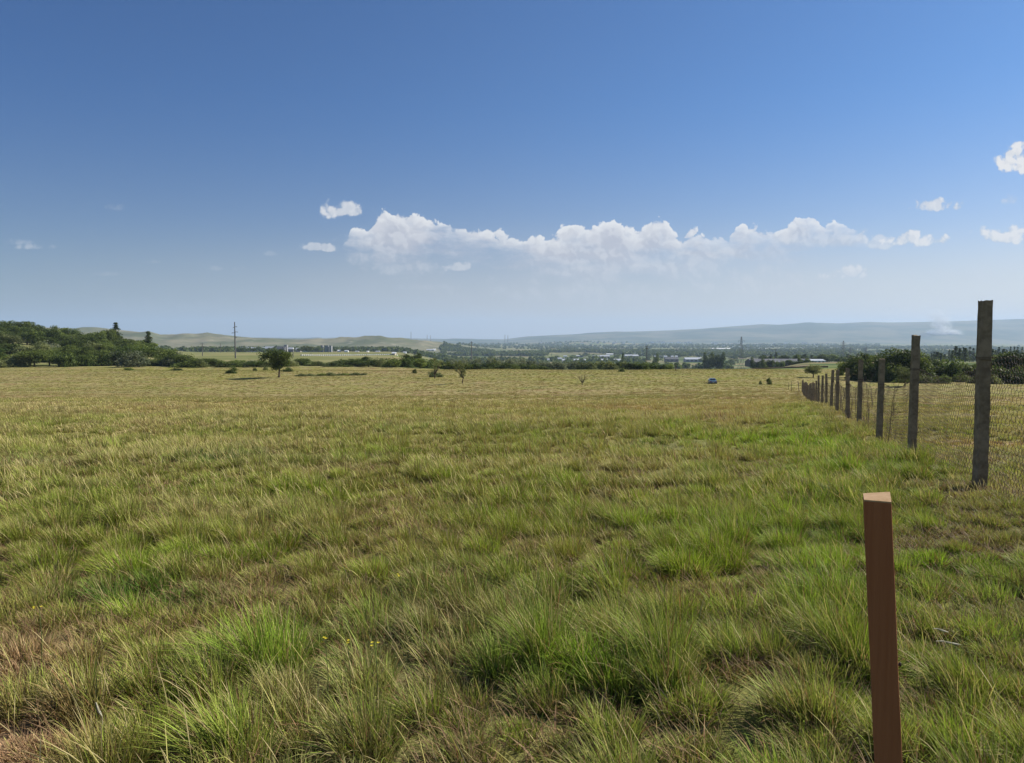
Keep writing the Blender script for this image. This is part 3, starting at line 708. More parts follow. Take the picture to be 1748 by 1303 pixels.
# ------------------------------------------------------------------ trees and bushes
def crown_mesh(name, shape, seed, nblob, nleaf, leaf):
    r = np.random.default_rng(seed); V = []; T = []
    cs = []
    for i in range(nblob):
        while True:
            p = r.uniform(-1, 1, 3)
            if np.linalg.norm(p) < 1: break
        if shape == 'round': c = p*np.array((.36, .36, .34))+np.array((0, 0, .60)); b = r.uniform(.10, .19)
        elif shape == 'bush': c = np.array((p[0]*.42, p[1]*.42, .06+abs(p[2])*.62*(1-.5*(p[0]**2+p[1]**2)))); b = r.uniform(.14, .26)
        elif shape == 'poplar': t = r.uniform(0, 1); c = np.array((p[0]*.13*(1.15-t), p[1]*.13*(1.15-t), .10+.84*t)); b = r.uniform(.035, .075)*(1.3-t*.7)
        elif shape == 'cone': t = r.uniform(0, 1)**1.3; c = np.array((p[0]*.20*(1.05-t), p[1]*.20*(1.05-t), .10+.86*t)); b = .045+.10*(1-t)
        elif shape == 'flare':      # fan-like crown, broad towards the top left, narrow at its foot
            t = r.uniform(0, 1)**.6; wv = .12+.44*t*(1.25-.45*t); c = np.array((p[0]*wv-.06*t, p[1]*wv*.85, .26+.62*t*(1-.22*p[0]**2))); b = r.uniform(.08, .13)
        elif shape == 'lean': t = r.uniform(0, 1)**.6; wv = .08+.36*t; c = np.array((p[0]*wv-.22*t+.02, p[1]*wv*.8, .30+.62*t-.10*abs(p[0]))); b = r.uniform(.045, .09)
        elif shape == 'thin': t = r.uniform(0, 1)**.7; wv = .06+.30*t; c = np.array((p[0]*wv+.12*t, p[1]*wv, .25+.7*t)); b = r.uniform(.025, .07)
        cs.append((c, b))
    per = nleaf//nblob
    for c, b in cs:
        n = r.normal(0, 1, (per, 3)); n /= np.linalg.norm(n, axis=1)[:, None]
        rad = b*(r.uniform(.25, 1.12, per))**.5
        P = c+n*rad[:, None]*np.array((1, 1, .82)); P[:, 2] = np.maximum(P[:, 2], .015)
        a = n+r.normal(0, .8, (per, 3)); a /= np.linalg.norm(a, axis=1)[:, None]
        e1 = np.cross(a, r.normal(0, 1, (per, 3))); e1 /= np.linalg.norm(e1, axis=1)[:, None]; e2 = np.cross(a, e1)
        s = leaf*r.uniform(.5, 1.3, (per, 1))
        q = np.stack([P+e1*s, P+e2*s*.7, P-e1*s, P-e2*s*.6], 1); V.append(q.reshape(-1, 3))
        T.append(np.repeat(np.clip(r.uniform(0, 1)*.8+r.uniform(-.1, .4, per), 0, 1), 4))
    V = np.concatenate(V); T = np.concatenate(T); nf = len(V)//4
    return np_mesh(name, V, np.arange(len(V)), np.full(nf, 4), T, False, True), cs
def trunk_mesh(shape, seed, cs):
    r = random.Random(seed); b = MB(); tr = dict(round=.026, bush=.015, poplar=.016, cone=.014, flare=.024, lean=.022, thin=.018)[shape]
    lean = dict(lean=.05, flare=.015).get(shape, 0); fork = dict(round=.34, bush=.08, poplar=.6, cone=.7, flare=.32, lean=.22, thin=.18)[shape]
    b.tube([(0, 0, -.06), (lean*.1, 0, fork*.3), (lean*.5, 0, fork*.7), (lean, 0, fork)], [tr*1.35, tr, tr*.85, tr*.75], 8)
    for c, s in r.sample(cs, min(len(cs), 14 if shape in ('thin', 'lean') else 9)):
        st = Vector((lean, 0, fork)); mid = st.lerp(Vector(c), .5)+Vector((r.uniform(-.02, .02), r.uniform(-.02, .02), r.uniform(-.03, .02)))
        b.tube([st-Vector((0, 0, .02)), mid, Vector(c)], [tr*.5, tr*.3, tr*.1], 5)
    return b.mesh('trunk')
KINDS = {}
def kind(key, shape, seed, nblob, nleaf, leaf, m):
    cm, cs = crown_mesh('crown', shape, seed, nblob, nleaf, leaf); cm.materials.append(M[m]); tm = trunk_mesh(shape, seed, cs); tm.materials.append(M['bark'])
    co = np.empty(len(cm.vertices)*3, np.float32); cm.vertices.foreach_get('co', co); co = co.reshape(-1, 3)
    KINDS[key] = (cm, tm, float(np.percentile(co[:, 2], 99.7)), float(np.percentile(co[:, 0], 99)-np.percentile(co[:, 0], 1)))
for i in range(3):
    kind(f'dark{i}', 'round', 10+i, 30, 3600, .026, 'leaf_dark'); kind(f'mid{i}', 'round', 20+i, 28, 3400, .027, 'leaf_mid')
for i in range(2):
    kind(f'olive{i}', 'round', 30+i, 26, 3000, .026, 'leaf_olive'); kind(f'silver{i}', 'bush', 40+i, 22, 2400, .030, 'leaf_silver')
    kind(f'bushd{i}', 'bush', 50+i, 22, 2600, .034, 'leaf_dark'); kind(f'bushm{i}', 'bush', 60+i, 22, 2600, .034, 'leaf_mid'); kind(f'busho{i}', 'bush', 65+i, 22, 2400, .034, 'leaf_olive')
    kind(f'poplar{i}', 'poplar', 70+i, 80, 3200, .013, 'leaf_dark'); kind(f'con{i}', 'cone', 80+i, 46, 1900, .014, 'leaf_con')
kind('flare', 'flare', 91, 110, 8000, .020, 'leaf_dark'); kind('lean', 'lean', 92, 44, 2300, .016, 'leaf_olive'); kind('thin', 'thin', 93, 30, 900, .014, 'leaf_olive'); kind('bare', 'thin', 96, 22, 200, .010, 'leaf_olive')
kind('small', 'round', 97, 30, 4200, .024, 'leaf_olive')
def plant(key, x, y, height, width=None, label='', cat='tree', group=None, name='tree', sink=.0, rz=None, parts=True):
    cm, tm, zt, wd = KINDS[key]; z = h1(x, y)-sink
    root = empty(name, (x, y, z), rnd.uniform(0, 6.28) if rz is None else rz); tag(root, label, cat, group)
    sz = height/zt; sx = sz if width is None else width/wd*1.12
    for nm, me in (('crown', cm), ('trunk', tm)):
        if nm == 'trunk' and not parts: continue
        o = bpy.data.objects.new(nm, me); COL.objects.link(o); o.parent = root; o.scale = (sx, sx, sz)
    return root
def plantpx(key, px, toprow, y, wpx=None, **k):
    x, yy, z = spot(px, y); h = max(top_h(toprow, y, z), 1.0)
    return plant(key, x, yy, h, None if wpx is None else wpx/F*y, **k)
# --- the wooded slope on the left
env = lambda px: np.interp(px, [-80, 0, 30, 60, 75, 95, 115, 132, 150, 178, 196, 215, 250, 285, 300, 330], [541, 546, 547, 549, 556, 554, 556, 564, 568, 567, 572, 576, 580, 584, 598, 602])
rows_ = [('front row', 292, 318, 31), ('second row', 325, 370, 27), ('middle', 380, 430, 26), ('upper part', 440, 485, 26), ('skyline edge', 486, 520, 30)]
desc = dict(dark='dark green rounded tree', mid='mid green rounded tree', olive='pale olive bushy tree', silver='silvery leaved bush', bushd='dark green bush', bushm='bright green bush')
for ri, (rn, ya, yb, cnt) in enumerate(rows_):
    for k in range(cnt):
        px = -190+(510 if ri < 2 else 445)*(k+rnd.uniform(.1, .9))/cnt; y = rnd.uniform(ya, yb)
        x, yy, z = spot(px, y); hmax = top_h(float(env(px))+rnd.uniform(0, 5), y, z)
        side = 'left end' if px < 60 else ('middle' if px < 190 else 'right end')
        if ri == 0: kd = rnd.choice(['bushd0', 'bushd1', 'bushm0', 'bushm1', 'silver0', 'busho1', 'mid0', 'dark1']); h = rnd.uniform(3.5, 7.5); w = rnd.uniform(7, 11)
        elif ri == 1: kd = rnd.choice(['dark0', 'dark1', 'mid0', 'silver1', 'olive0', 'mid1', 'busho0']); h = rnd.uniform(7, 10); w = rnd.uniform(8, 12)
        elif ri < 4: kd = rnd.choice(['dark0', 'dark1', 'dark2', 'mid1', 'mid2', 'olive1']); h = rnd.uniform(6, 11.5); w = rnd.uniform(8, 14)
        else: kd = rnd.choice(['dark0', 'dark2', 'dark1', 'mid0']); h = hmax; w = rnd.uniform(9, 14)
        h = min(h, hmax)
        if h < 2.2: continue
        base_ = kd.rstrip('012'); de = desc.get(base_, 'olive green bush')
        plant(kd, x, yy, h, w, label=f'@ {de} from the left in the {rn} of the left wood', cat='bush' if 'bush' in de else 'tree', group=f'{de}s in the {rn} of the left wood', name='bush' if 'bush' in de else 'tree', sink=.3)
plantpx('poplar0', 200, 551, 470, 17, label='tall narrow dark tree rising highest above the left wood', cat='tree', name='poplar_tree')
plantpx('dark1', 188, 562, 455, 20, label='rounded dark treetop just left of the tall narrow tree in the left wood', cat='tree', name='poplar_tree')
plantpx('poplar1', 254, 566, 440, 14, label='narrow dark tree alone above the right part of the left wood', cat='tree', name='poplar_tree')
plantpx('mid1', 173, 565, 445, 18, label='small mid green treetop, second left of the tall narrow tree', cat='tree', name='poplar_tree')
# --- lone trees in the meadow
plantpx('flare', 476, 597, 215, 44, label='lone dark green tree with a fan shaped crown standing in the meadow', cat='tree', name='lone_tree', rz=0)
plantpx('lean', 789, 616, 176, 27, label='small windblown tree leaning left in the middle of the meadow', cat='tree', name='lone_tree', rz=0)
plantpx('thin', 742, 612, 205, 28, label='spindly grey green tree left of the small windblown tree', cat='tree', name='lone_tree', rz=0)
plantpx('bare', 994, 637, 165, 20, label='nearly leafless small tree with spreading twigs in the meadow', cat='tree', name='bare_tree', rz=1)
plantpx('small', 1389, 623, 215, 27, label='small bushy tree in the meadow just left of the fence end', cat='tree', name='small_tree')
plantpx('small', 1546, 626, 170, 26, label='small round tree with short trunk behind the second fence post', cat='tree', name='small_tree')
for px, tr, y, w, kd, lab in ((397, 627, 238, 16, 'bushd0', 'low dark bush left of the lone fan shaped tree'), (435, 627, 262, 7, 'bushd1', 'tiny bush in the meadow, left of the fan shaped tree'), (453, 625, 275, 9, 'busho0', 'small olive bush just left of the fan shaped tree'),
        (490, 626, 250, 17, 'bushd1', 'low dark rounded bush just right of the fan shaped tree'), (1062, 628, 255, 9, 'bushd0', 'tiny dark shrub near the far edge of the meadow'), (1313, 645, 178, 8, 'bushd0', 'small dark shrub between the car and the fence'),
        (1299, 653, 176, 5, 'busho1', 'tiny olive shrub left of the small dark shrub'), (741, 634, 215, 24, 'busho0', 'low scrub at the foot of the spindly tree'), (300, 630, 262, 19, 'bushd1', 'low dark bush in front of the wooded slope, right'),
        (219, 630, 268, 14, 'bushm0', 'low green bush in front of the wooded slope, left'), (707, 630, 240, 7, 'bushd0', 'tiny dark bush left of the spindly tree'), (1077, 620, 300, 11, 'dark1', 'small rounded tree at the far edge of the meadow'),
        (1435, 627, 230, 11, 'bushd1', 'dark shrub beside the fence line, left of the big bushes')):
    plantpx(kd, px, tr, y, w, label=lab, cat='bush' if 'tree' not in lab.split(' ')[:3] else 'tree', name='bush')
for i, px in enumerate((515, 530, 548, 562, 577, 590, 606, 618)):
    plantpx(('busho1', 'busho0', 'bushm1')[i % 3], px, 636.3-2*(i in (3, 6)), 222+i, 19, label='@ straggly low shrub from the left in the row beside the fan shaped tree', cat='bush', group='row of low shrubs right of the lone tree', name='low_shrub', sink=.3)
# --- hedge along the far edge of the meadow
px = 300
while px < 762:
    if not (456 < px < 500 and rnd.random() < .3):
        tr = float(np.interp(px, [300, 340, 400, 450, 500, 560, 600, 660, 690, 710, 740, 762], [604, 607, 611, 614, 611, 613, 610, 610, 611, 606, 612, 612]))+rnd.uniform(-2, 5)
        kd = rnd.choice(['bushd0', 'bushd1', 'bushm0', 'busho0', 'busho1', 'dark1', 'mid2', 'silver1']) if px < 520 else rnd.choice(['bushm1', 'bushm0', 'bushd0', 'busho0', 'dark0', 'mid0'])
        de = desc.get(kd.rstrip('012'), 'olive green bush'); z_ = 'left' if px < 456 else ('middle' if px < 620 else 'right')
        plantpx(kd, px, tr, rnd.uniform(300, 322), rnd.uniform(22, 34), label=f'@ {de} from left in the {z_} of the far hedge', cat='bush' if 'bush' in de else 'tree', group=f'{de}s in the {z_} part of the hedge', name='hedge_bush', sink=.5)
    px += rnd.uniform(8, 13)
for i, (px, tr) in enumerate(((692, 603), (712, 601), (702, 606), (738, 609), (626, 607))): plantpx(('dark2', 'dark0')[i % 2], px, tr, 326+i, 17, label='@ taller dark tree from the left standing up out of the right hedge', cat='tree', group='taller trees in the right hedge', name='tree', sink=.5)
px = 768
while px < 935: plantpx(rnd.choice(['bushd0', 'bushd1']), px, 617.5+rnd.uniform(-1, 2)+(px > 915)*5, rnd.uniform(296, 306), rnd.uniform(17, 24), label='@ bush from the left in the dense dark hedge behind the windblown tree', cat='bush', group='dark hedge bushes at the meadow edge', name='hedge_bush', sink=.5); px += rnd.uniform(8, 12)
px = 772
while px < 1012: plantpx(rnd.choice(['silver0', 'silver1', 'busho0']), px, np.interp(px, [760, 800, 900, 940, 1010], [609, 607, 609, 613, 615])+rnd.uniform(-1, 4), rnd.uniform(330, 350), rnd.uniform(18, 28), label='@ pale grey green bush from the left behind the dense dark hedge', cat='bush', group='pale bushes behind the dark hedge', name='pale_bush', sink=.6); px += rnd.uniform(9, 14)
px = 1008
while px < 1142: plantpx(rnd.choice(['bushm0', 'bushd0', 'busho1', 'bushd1']), px, np.interp(px, [1008, 1030, 1090, 1142], [617, 615, 616, 619])+rnd.uniform(-2, 2), rnd.uniform(300, 330), rnd.uniform(15, 24), label='@ green bush from the left at the meadow edge before the white sheds', cat='bush', group='bushes in front of the industrial sheds', name='hedge_bush', sink=.6); px += rnd.uniform(7, 11)
# --- right of the fence
big = [(1466, 600, 205, 42, 'dark0'), (1492, 604, 210, 40, 'dark2'), (1447, 613, 215, 26, 'mid1'), (1532, 592, 196, 52, 'dark1'), (1558, 594, 198, 48, 'dark0'), (1508, 604, 196, 36, 'bushd1'), (1580, 610, 205, 40, 'dark2'), (1478, 622, 200, 50, 'bushd0'), (1530, 618, 190, 50, 'bushd1'), (1565, 616, 194, 46, 'bushd0')]
for i, (px, tr, y, w, kd) in enumerate(big):
    plantpx(kd, px, tr, y, w, label='@ big dark tree from left in the clump '+('behind the fourth and fifth fence posts' if px < 1500 else 'behind the second and third fence posts'), cat='tree', group='big dark trees behind the fence, '+('left clump' if px < 1500 else 'right clump'), name='bushy_tree', sink=.5)
px = 1585
while px < 1675: plantpx(rnd.choice(['bushm0', 'mid0', 'bushm1', 'olive0', 'busho0']), px, rnd.uniform(610, 621), rnd.uniform(205, 225), rnd.uniform(24, 36), label='@ mid green bush from the left between the two nearest fence posts', cat='bush', group='green bushes between the nearest fence posts', name='bush', sink=.4); px += rnd.uniform(10, 15)
px = 1580
while px < 1800: plantpx(rnd.choice(['busho0', 'bushm0', 'bushm1', 'bushd0']), px, rnd.uniform(634, 643), rnd.uniform(184, 196), rnd.uniform(16, 34), label='@ patch of low ragged scrub from the left behind the nearest posts', cat='bush', group='low scrub behind the fence at the right', name='low_shrub', sink=.4); px += rnd.uniform(10, 17)
for px, tr, y, w, kd in ((1692, 606, 205, 40, 'dark0'), (1716, 600, 200, 46, 'dark2'), (1742, 597, 196, 52, 'dark1'), (1775, 598, 200, 50, 'dark0'), (1705, 622, 190, 40, 'bushd0'), (1738, 622, 188, 44, 'bushd1'), (1810, 602, 200, 50, 'dark2')):
    plantpx(kd, px, tr, y, w, label='@ big dark tree from the left beside the nearest fence post', cat='tree', group='dark trees at the right edge', name='bushy_tree', sink=.5)
px = 1590
while px < 1790:
    if not 1666 < px < 1672: plantpx(rnd.choice(['con0', 'con1', 'poplar0']), px, rnd.uniform(590, 599) if 1615 < px else rnd.uniform(598, 606), rnd.uniform(560, 720), rnd.uniform(8, 13), label='@ dark conifer from the left in the tall row beyond the right bushes', cat='tree', group='tall conifers beyond the bushes at the right', name='conifer_tree')
    px += rnd.uniform(4, 8)
px = 1296
while px < 1600:
    plantpx(rnd.choice(['dark0', 'dark1', 'dark2', 'mid0', 'con0', 'con1', 'poplar1']), px, rnd.uniform(603, 612), rnd.uniform(700, 900), rnd.uniform(10, 17), label='@ distant dark tree from the left in the belt behind the fence', cat='tree', group='tree belt behind the fence', name='tree', sink=.8); px += rnd.uniform(4, 7.5)

# ------------------------------------------------------------------ car
def build_car():
    x, y = hit(1216, 655); z = h1(x, y)
    r = empty('parked_car', (x, y, z-.16), R(-9)); tag(r, 'dark blue car standing alone far out in the meadow', 'car')
    # side profile in y (length), extruded in x with rounded shoulders
    prof = [(-2.15, .34, .80), (-2.2, .62, .80), (-2.05, .86, .80), (-1.2, .98, .78), (-.45, 1.42, .60), (.75, 1.45, .60), (1.55, 1.02, .76), (2.1, .94, .80), (2.2, .62, .80), (2.15, .34, .80)]
    v = []; f = []; n = len(prof)
    for s in (-1, 1):
        for (yy, zz, w) in prof: v.append((s*w, yy, zz))
        for (yy, zz, w) in prof: v.append((s*.86 if zz < 1.2 else s*.68, yy, zz*.92 if zz > .9 else zz))
    a, b, c, e = 0, n, 2*n, 3*n
    for i in range(n-1):
        f.append((a+i, a+i+1, c+i+1, c+i)); f.append((a+i, b+i, b+i+1, a+i+1)); f.append((c+i, c+i+1, e+i+1, e+i))
    f += [(0, 2*n, 3*n, n), (n-1, 2*n-1, 4*n-1, 3*n-1)]
    f.append(tuple(b+i for i in range(n))); f.append(tuple(e+i for i in range(n))[::-1])
    me = bpy.data.meshes.new('body'); me.from_pydata(v, [], f); me.materials.append(M['paint']); body = bpy.data.objects.new('body', me); COL.objects.link(body); body.parent = r
    bv = body.modifiers.new('b', 'BEVEL'); bv.width = .05; bv.segments = 2
    MB().poly([(-.64, -1.16, 1.03), (.64, -1.16, 1.03), (.52, -.52, 1.40), (-.52, -.52, 1.40)]).build('rear_window', M['carglass'], body).location = (0, -.03, .015)
    MB().poly([(.62, 1.5, 1.07), (-.62, 1.5, 1.07), (-.52, .82, 1.44), (.52, .82, 1.44)]).build('windscreen', M['carglass'], body).location = (0, .03, .015)
    for s in (-1, 1):
        MB().poly([(s*.80, -1.0, 1.0), (s*.80, 1.3, .98), (s*.70, .75, 1.33), (s*.70, -.45, 1.33)]).build('side_window', M['carglass'], body).location = (s*.06, 0, 0)
        MB().box((s*.64, -2.17, .74), (.28, .08, .14)).build('tail_light', mat_red, body); MB().box((s*.62, 2.17, .72), (.30, .08, .14)).build('headlight', M['lamp'], body)
        MB().box((s*.98, .75, .98), (.16, .1, .12)).build('wing_mirror', M['paint'], body)
        for yy in (-1.35, 1.35):
            w = MB().tube([(s*.66, yy, .32), (s*.88, yy, .32)], [.32, .32], 18).build('wheel', M['rubber'], r); MB().tube([(s*.87, yy, .32), (s*.895, yy, .32)], [.2, .19], 12).build('rim', M['chrome'], w)
    MB().box((0, -2.19, .46), (1.5, .1, .16)).build('bumper', M['dgrey'], body); MB().box((0, -2.215, .64), (.5, .03, .11)).build('number_plate', M['white'], body)
mat_red = mat('tail_red', (.35, .02, .02), .3, .5)
build_car()

# ------------------------------------------------------------------ poles and pylons
def far_y(px, row, d0=400):
    x, y = hit(px, row, d0); return y
def pole(px, toprow, y, arms, lab, wpx=2.0, name='utility_pole', m='polemat', lean=0):
    x, yy, z = spot(px, y); h = top_h(toprow, y, z); s = y/F; r = empty(name, (x, yy, z)); tag(r, lab, 'pole')
    w = wpx*s/2; MB().tube([(0, 0, -1), (lean*.5*h, 0, h*.5), (lean*h, 0, h)], [w*1.2, w, w*.75], 8).build('shaft', M[m], r)
    for (row, half, side) in arms:
        za = top_h(row, y, z); L = half*s
        xs = (-L, L) if side == 0 else ((0, L) if side > 0 else (-L, 0)); b = MB(); b.tube([(xs[0]+lean*h, 0, za+.1*s), ((xs[0]+xs[1])/2+lean*h, 0, za), (xs[1]+lean*h, 0, za+.1*s)], w*.42, 5); c = b.build('crossarm', M[m], r)
        for xx in xs:
            if abs(xx) > .1: MB().tube([(xx+lean*h, 0, za), (xx+lean*h, 0, za-1.1*s)], .32*s, 6).build('insulator', M['steel'], c)
pole(402, 550, 520, [(558, 3.6, 1), (559.5, 2.8, -1), (567, 5.0, 1), (568.5, 5.0, -1), (576, 3.4, 1)], 'tall concrete power pole with three crossarm levels beside the green strip', 2.2)
pole(346, 585, 640, [(587, 3, 0)], 'low power pole left of the tall concrete one', 1.3)
pole(500.5, 596, 560, [(597, 2, 0)], 'thin pole beside the fan shaped lone tree', 1.2)
pole(531, 602, 700, [], 'thin pole above the hedge right of the lone tree', 1.0)
pole(805, 583, 900, [(585, 2.4, 0)], 'dark power pole standing above the pale bushes', 1.6)
pole(1101, 590, 520, [(592, 3.5, 0), (595, 3, 0)], 'dark leaning power pole among the industrial sheds', 1.8, lean=.06)
pole(1154, 622, 262, [], 'short brown post at the far edge of the meadow', 1.5, name='short_post', m='bark')
pole(377, 586, 900, [], 'small pole far off left of the tall concrete one', .9)
pole(1323, 596, 800, [(597, 2, 0)], 'thin pole right of the big lattice pylon', .9)
def pylon(px, toprow, y, wpx, lab):
    x, yy, z = spot(px, y); h = top_h(toprow, y, z); s = y/F; r = empty('lattice_pylon', (x, yy, z), .25); tag(r, lab, 'pylon', 'lattice power pylons')
    W = wpx*s/2; b = MB(); th = .16*s; lv = [0, .2, .38, .54, .68, .8, .9, 1.0]; wd = lambda t: W*(1-t)**.9*.9+W*.13
    for sx in (-1, 1):
        for sy in (-1, 1): b.tube([(sx*wd(t), sy*wd(t), h*t) for t in lv], th, 4)
    for i in range(len(lv)-1):
        t0, t1 = lv[i], lv[i+1]
        for sy in (-1, 1):
            for sx in (-1, 1):
                b.tube([(sx*wd(t0), sy*wd(t0), h*t0), (-sx*wd(t1), sy*wd(t1), h*t1)], th*.6, 4); b.tube([(sy*wd(t0), sx*wd(t0), h*t0), (sy*wd(t1), -sx*wd(t1), h*t1)], th*.6, 4)
        for sy in (-1, 1): b.tube([(-wd(t1), sy*wd(t1), h*t1), (wd(t1), sy*wd(t1), h*t1)], th*.5, 4)
    b.build('tower', M['steel'], r)
    for t, k in ((.68, 1.05), (.79, 1.35), (.9, .95)):
        c = MB(); L = W*k*1.35
        for sx in (-1, 1):
            c.tube([(0, 0, h*(t+.02)), (sx*L, 0, h*t)], th*.7, 4).tube([(0, 0, h*(t-.015)), (sx*L, 0, h*t)], th*.7, 4)
        co = c.build('crossarm', M['steel'], r)
        for sx in (-1, 1): MB().tube([(sx*L, 0, h*t), (sx*L, 0, h*(t-.045))], th*1.1, 5).build('insulator', M['steel'], co)
pylon(1265, 575, 760, 9, 'tall lattice pylon, largest one, in the middle distance beyond the car')
pylon(1439, 582, 1500, 8, 'lattice pylon above the tree belt left of the big dark bushes')
pylon(1478, 592, 2000, 5, 'small lattice pylon right of the one above the tree belt')
pylon(1451, 593, 2100, 5, 'smallest lattice pylon between two others above the tree belt')
for px, tr, lab in ((702, 567, 'thin hazy chimney, leftmost on the horizon'), (729.5, 572, 'hazy chimney on the horizon, left one of the close pair'), (735, 573, 'hazy chimney on the horizon, right one of the close pair'), (862, 572, 'hazy chimney at the foot of the far ridge, left of two'), (867, 573, 'hazy chimney at the foot of the far ridge, right of two')):
    y = 9300; x, yy, z = spot(px, y); h = top_h(tr, y, z); r = empty('chimney', (x, yy, z)); tag(r, lab, 'chimney')
    MB().tube([(0, 0, -5), (0, 0, h*.5), (0, 0, h)], [6.5, 4.8, 3.6], 12).build('stack', M['tower'], r); MB().tube([(0, 0, h-3), (0, 0, h+1)], [4.4, 4.4], 12).build('rim', M['dgrey'], r)

# ------------------------------------------------------------------ buildings in the valley
def shed(px0, px1, rtop, rbase, wall, roof, lab, y=None, name='industrial_shed', cat='building', wins=0, group=None, gable=True, rz=0, depth=None):
    pc = (px0+px1)/2; y = y or far_y(pc, rbase, 700); x, yy, z = spot(pc, y); s = y/F; W = (px1-px0)*s; Ht = max(top_h(rtop, y, z), 3); D = depth or min(max(W*.5, 10), 40)
    r = empty(name, (x, yy+D/2, z-.5), R(rz)); tag(r, lab, cat, group); Hw = Ht*(.62 if gable else .94)+.5
    MB().box((0, 0, Hw/2), (W, D, Hw)).build('wall', M[wall], r)
    b = MB(); o = .4
    if gable:
        A = [(-W/2-o, -D/2-o, Hw-.05), (W/2+o, -D/2-o, Hw-.05), (W/2+o, D/2+o, Hw-.05), (-W/2-o, D/2+o, Hw-.05), (-W/2-o, 0, Ht+.5), (W/2+o, 0, Ht+.5)]; b.v += A
        b.f += [(0, 1, 5, 4), (2, 3, 4, 5), (1, 2, 5), (3, 0, 4), (0, 3, 2, 1)]
    else: b.box((0, 0, Hw+Ht*.03), (W+.6, D+.6, Ht*.06+.05))
    b.build('roof', M[roof], r)
    nw = wins
    for k in range(nw):
        MB().box((-W/2+W*(k+.5)/nw, -D/2-.03, Hw*.5), (W/nw*.5, .1, Hw*.36)).build('window', M['win'], r)
    return r
shed(960, 1060, 612.8, 619, 'white', 'metroof', 'very long low white shed with a row of windows', wins=26, depth=16)
shed(1170, 1199.5, 610.5, 618.5, 'grey', 'metroof', 'grey shed with a pale metal roof beside dark trees', wins=4)
shed(1136, 1158.5, 610, 618.5, 'dgrey', 'dgrey', 'dark roofed hall left of the grey shed', wins=3)
shed(951, 959, 610.5, 616, 'white', 'metroof', 'small white building at the left end of the long white shed', wins=2)
shed(961, 970, 610.8, 616, 'white', 'metroof', 'second small white building behind the long white shed', wins=2)
shed(934, 938, 612, 618, 'white', 'metroof', 'little white house left of the two white buildings', wins=1, name='house')
shed(1012, 1022, 607, 611, 'grey', 'metroof', 'grey shed behind the long white shed, left one'); shed(1024, 1041, 606.5, 611.5, 'grey', 'metroof', 'wide grey shed behind the long white shed', wins=3)
shed(1035, 1047, 603.6, 607, 'white', 'white', 'bright white roofed building above the grey sheds')
shed(1067, 1090, 605.5, 611.5, 'grey', 'metroof', 'long grey workshop left of the leaning power pole', wins=4)
shed(1066, 1078, 612, 617, 'grey', 'dgrey', 'small grey outbuilding below the long grey workshop', wins=2)
for px, rt, lab in ((1084, 602.6, 'white storage tank, left of two'), (1095.5, 602.8, 'white storage tank, right of two beside the leaning pole')):
    y = far_y(px, 608, 700); x, yy, z = spot(px, y); s = y/F; h = top_h(rt, y, z); r = empty('storage_tank', (x, yy, z)); tag(r, lab, 'tank', 'white storage tanks')
    MB().tube([(0, 0, -1), (0, 0, h*.93)], [1.5*s, 1.5*s], 16).build('drum', M['white'], r, smooth=False); MB().tube([(0, 0, h*.93), (0, 0, h)], [1.55*s, .5*s], 16).build('lid', M['metroof'], r)
for i, (a, b_) in enumerate(((1117, 1122), (1126, 1131), (1133, 1139), (1146, 1150), (1153, 1157))): shed(a, b_, 607.3, 611.3, 'white', 'metroof', f'small white house, {("first","second","third","fourth","fifth")[i]} from left in the row left of the grey shed', name='house', group='row of small white houses', wins=1)
shed(1216, 1247, 594.3, 598, 'white', 'white', 'distant long white greenhouse above the brown field, left one'); shed(1270, 1283, 595.5, 598.6, 'white', 'metroof', 'distant white hall behind the lattice pylon'); shed(1284, 1309, 596, 599.6, 'grey', 'white', 'distant white roofed hall right of the lattice pylon', wins=4)
shed(1382, 1409, 616.5, 622, 'white', 'metroof', 'white barn with a pale roof near the fence line', y=640, wins=4, name='barn', depth=14)
shed(1355, 1389, 598.5, 601, 'white', 'white', 'far white greenhouse left of the pylons'); shed(1296, 1310, 594.6, 597, 'tan', 'metroof', 'pale hall far behind the tree belt')
shed(1285, 1392, 613.2, 619.5, 'dgrey', 'dgrey', 'very long dark roofed building in the middle distance', y=655, depth=22, wins=18)
for k in range(13): plantpx(rnd.choice(['bushd0', 'dark1', 'bushm0', 'con0']), 1286+k*8.6+rnd.uniform(-3, 3), rnd.uniform(609, 616), rnd.uniform(600, 630), rnd.uniform(7, 13), label='@ dark tree from the left standing before the long dark roofed building', cat='tree', group='trees before the long dark building', name='tree', sink=.5)
shed(728, 742, 596.2, 599, 'white', 'metroof', 'far white building in the dark woodland belt', wins=2); shed(739, 744, 595.5, 599, 'white', 'white', 'far tall white building beside the woodland belt'); shed(846, 852, 600.5, 603, 'white', 'metroof', 'tiny white house on the pale field, left', name='house'); shed(872, 877, 600.5, 603, 'white', 'metroof', 'tiny white house on the pale field, right', name='house')
shed(962, 968, 607, 610, 'white', 'metroof', 'small white house above the two white buildings', name='house'); shed(984, 996, 606.5, 610, 'tan', 'metroof', 'sandy building right of the small white house', wins=2)
shed(688, 693, 600.5, 603.5, 'white', 'metroof', 'white house on the left fields', name='house'); shed(669, 674, 606.5, 609, 'tan', 'metroof', 'white hut behind the right hedge', name='house')
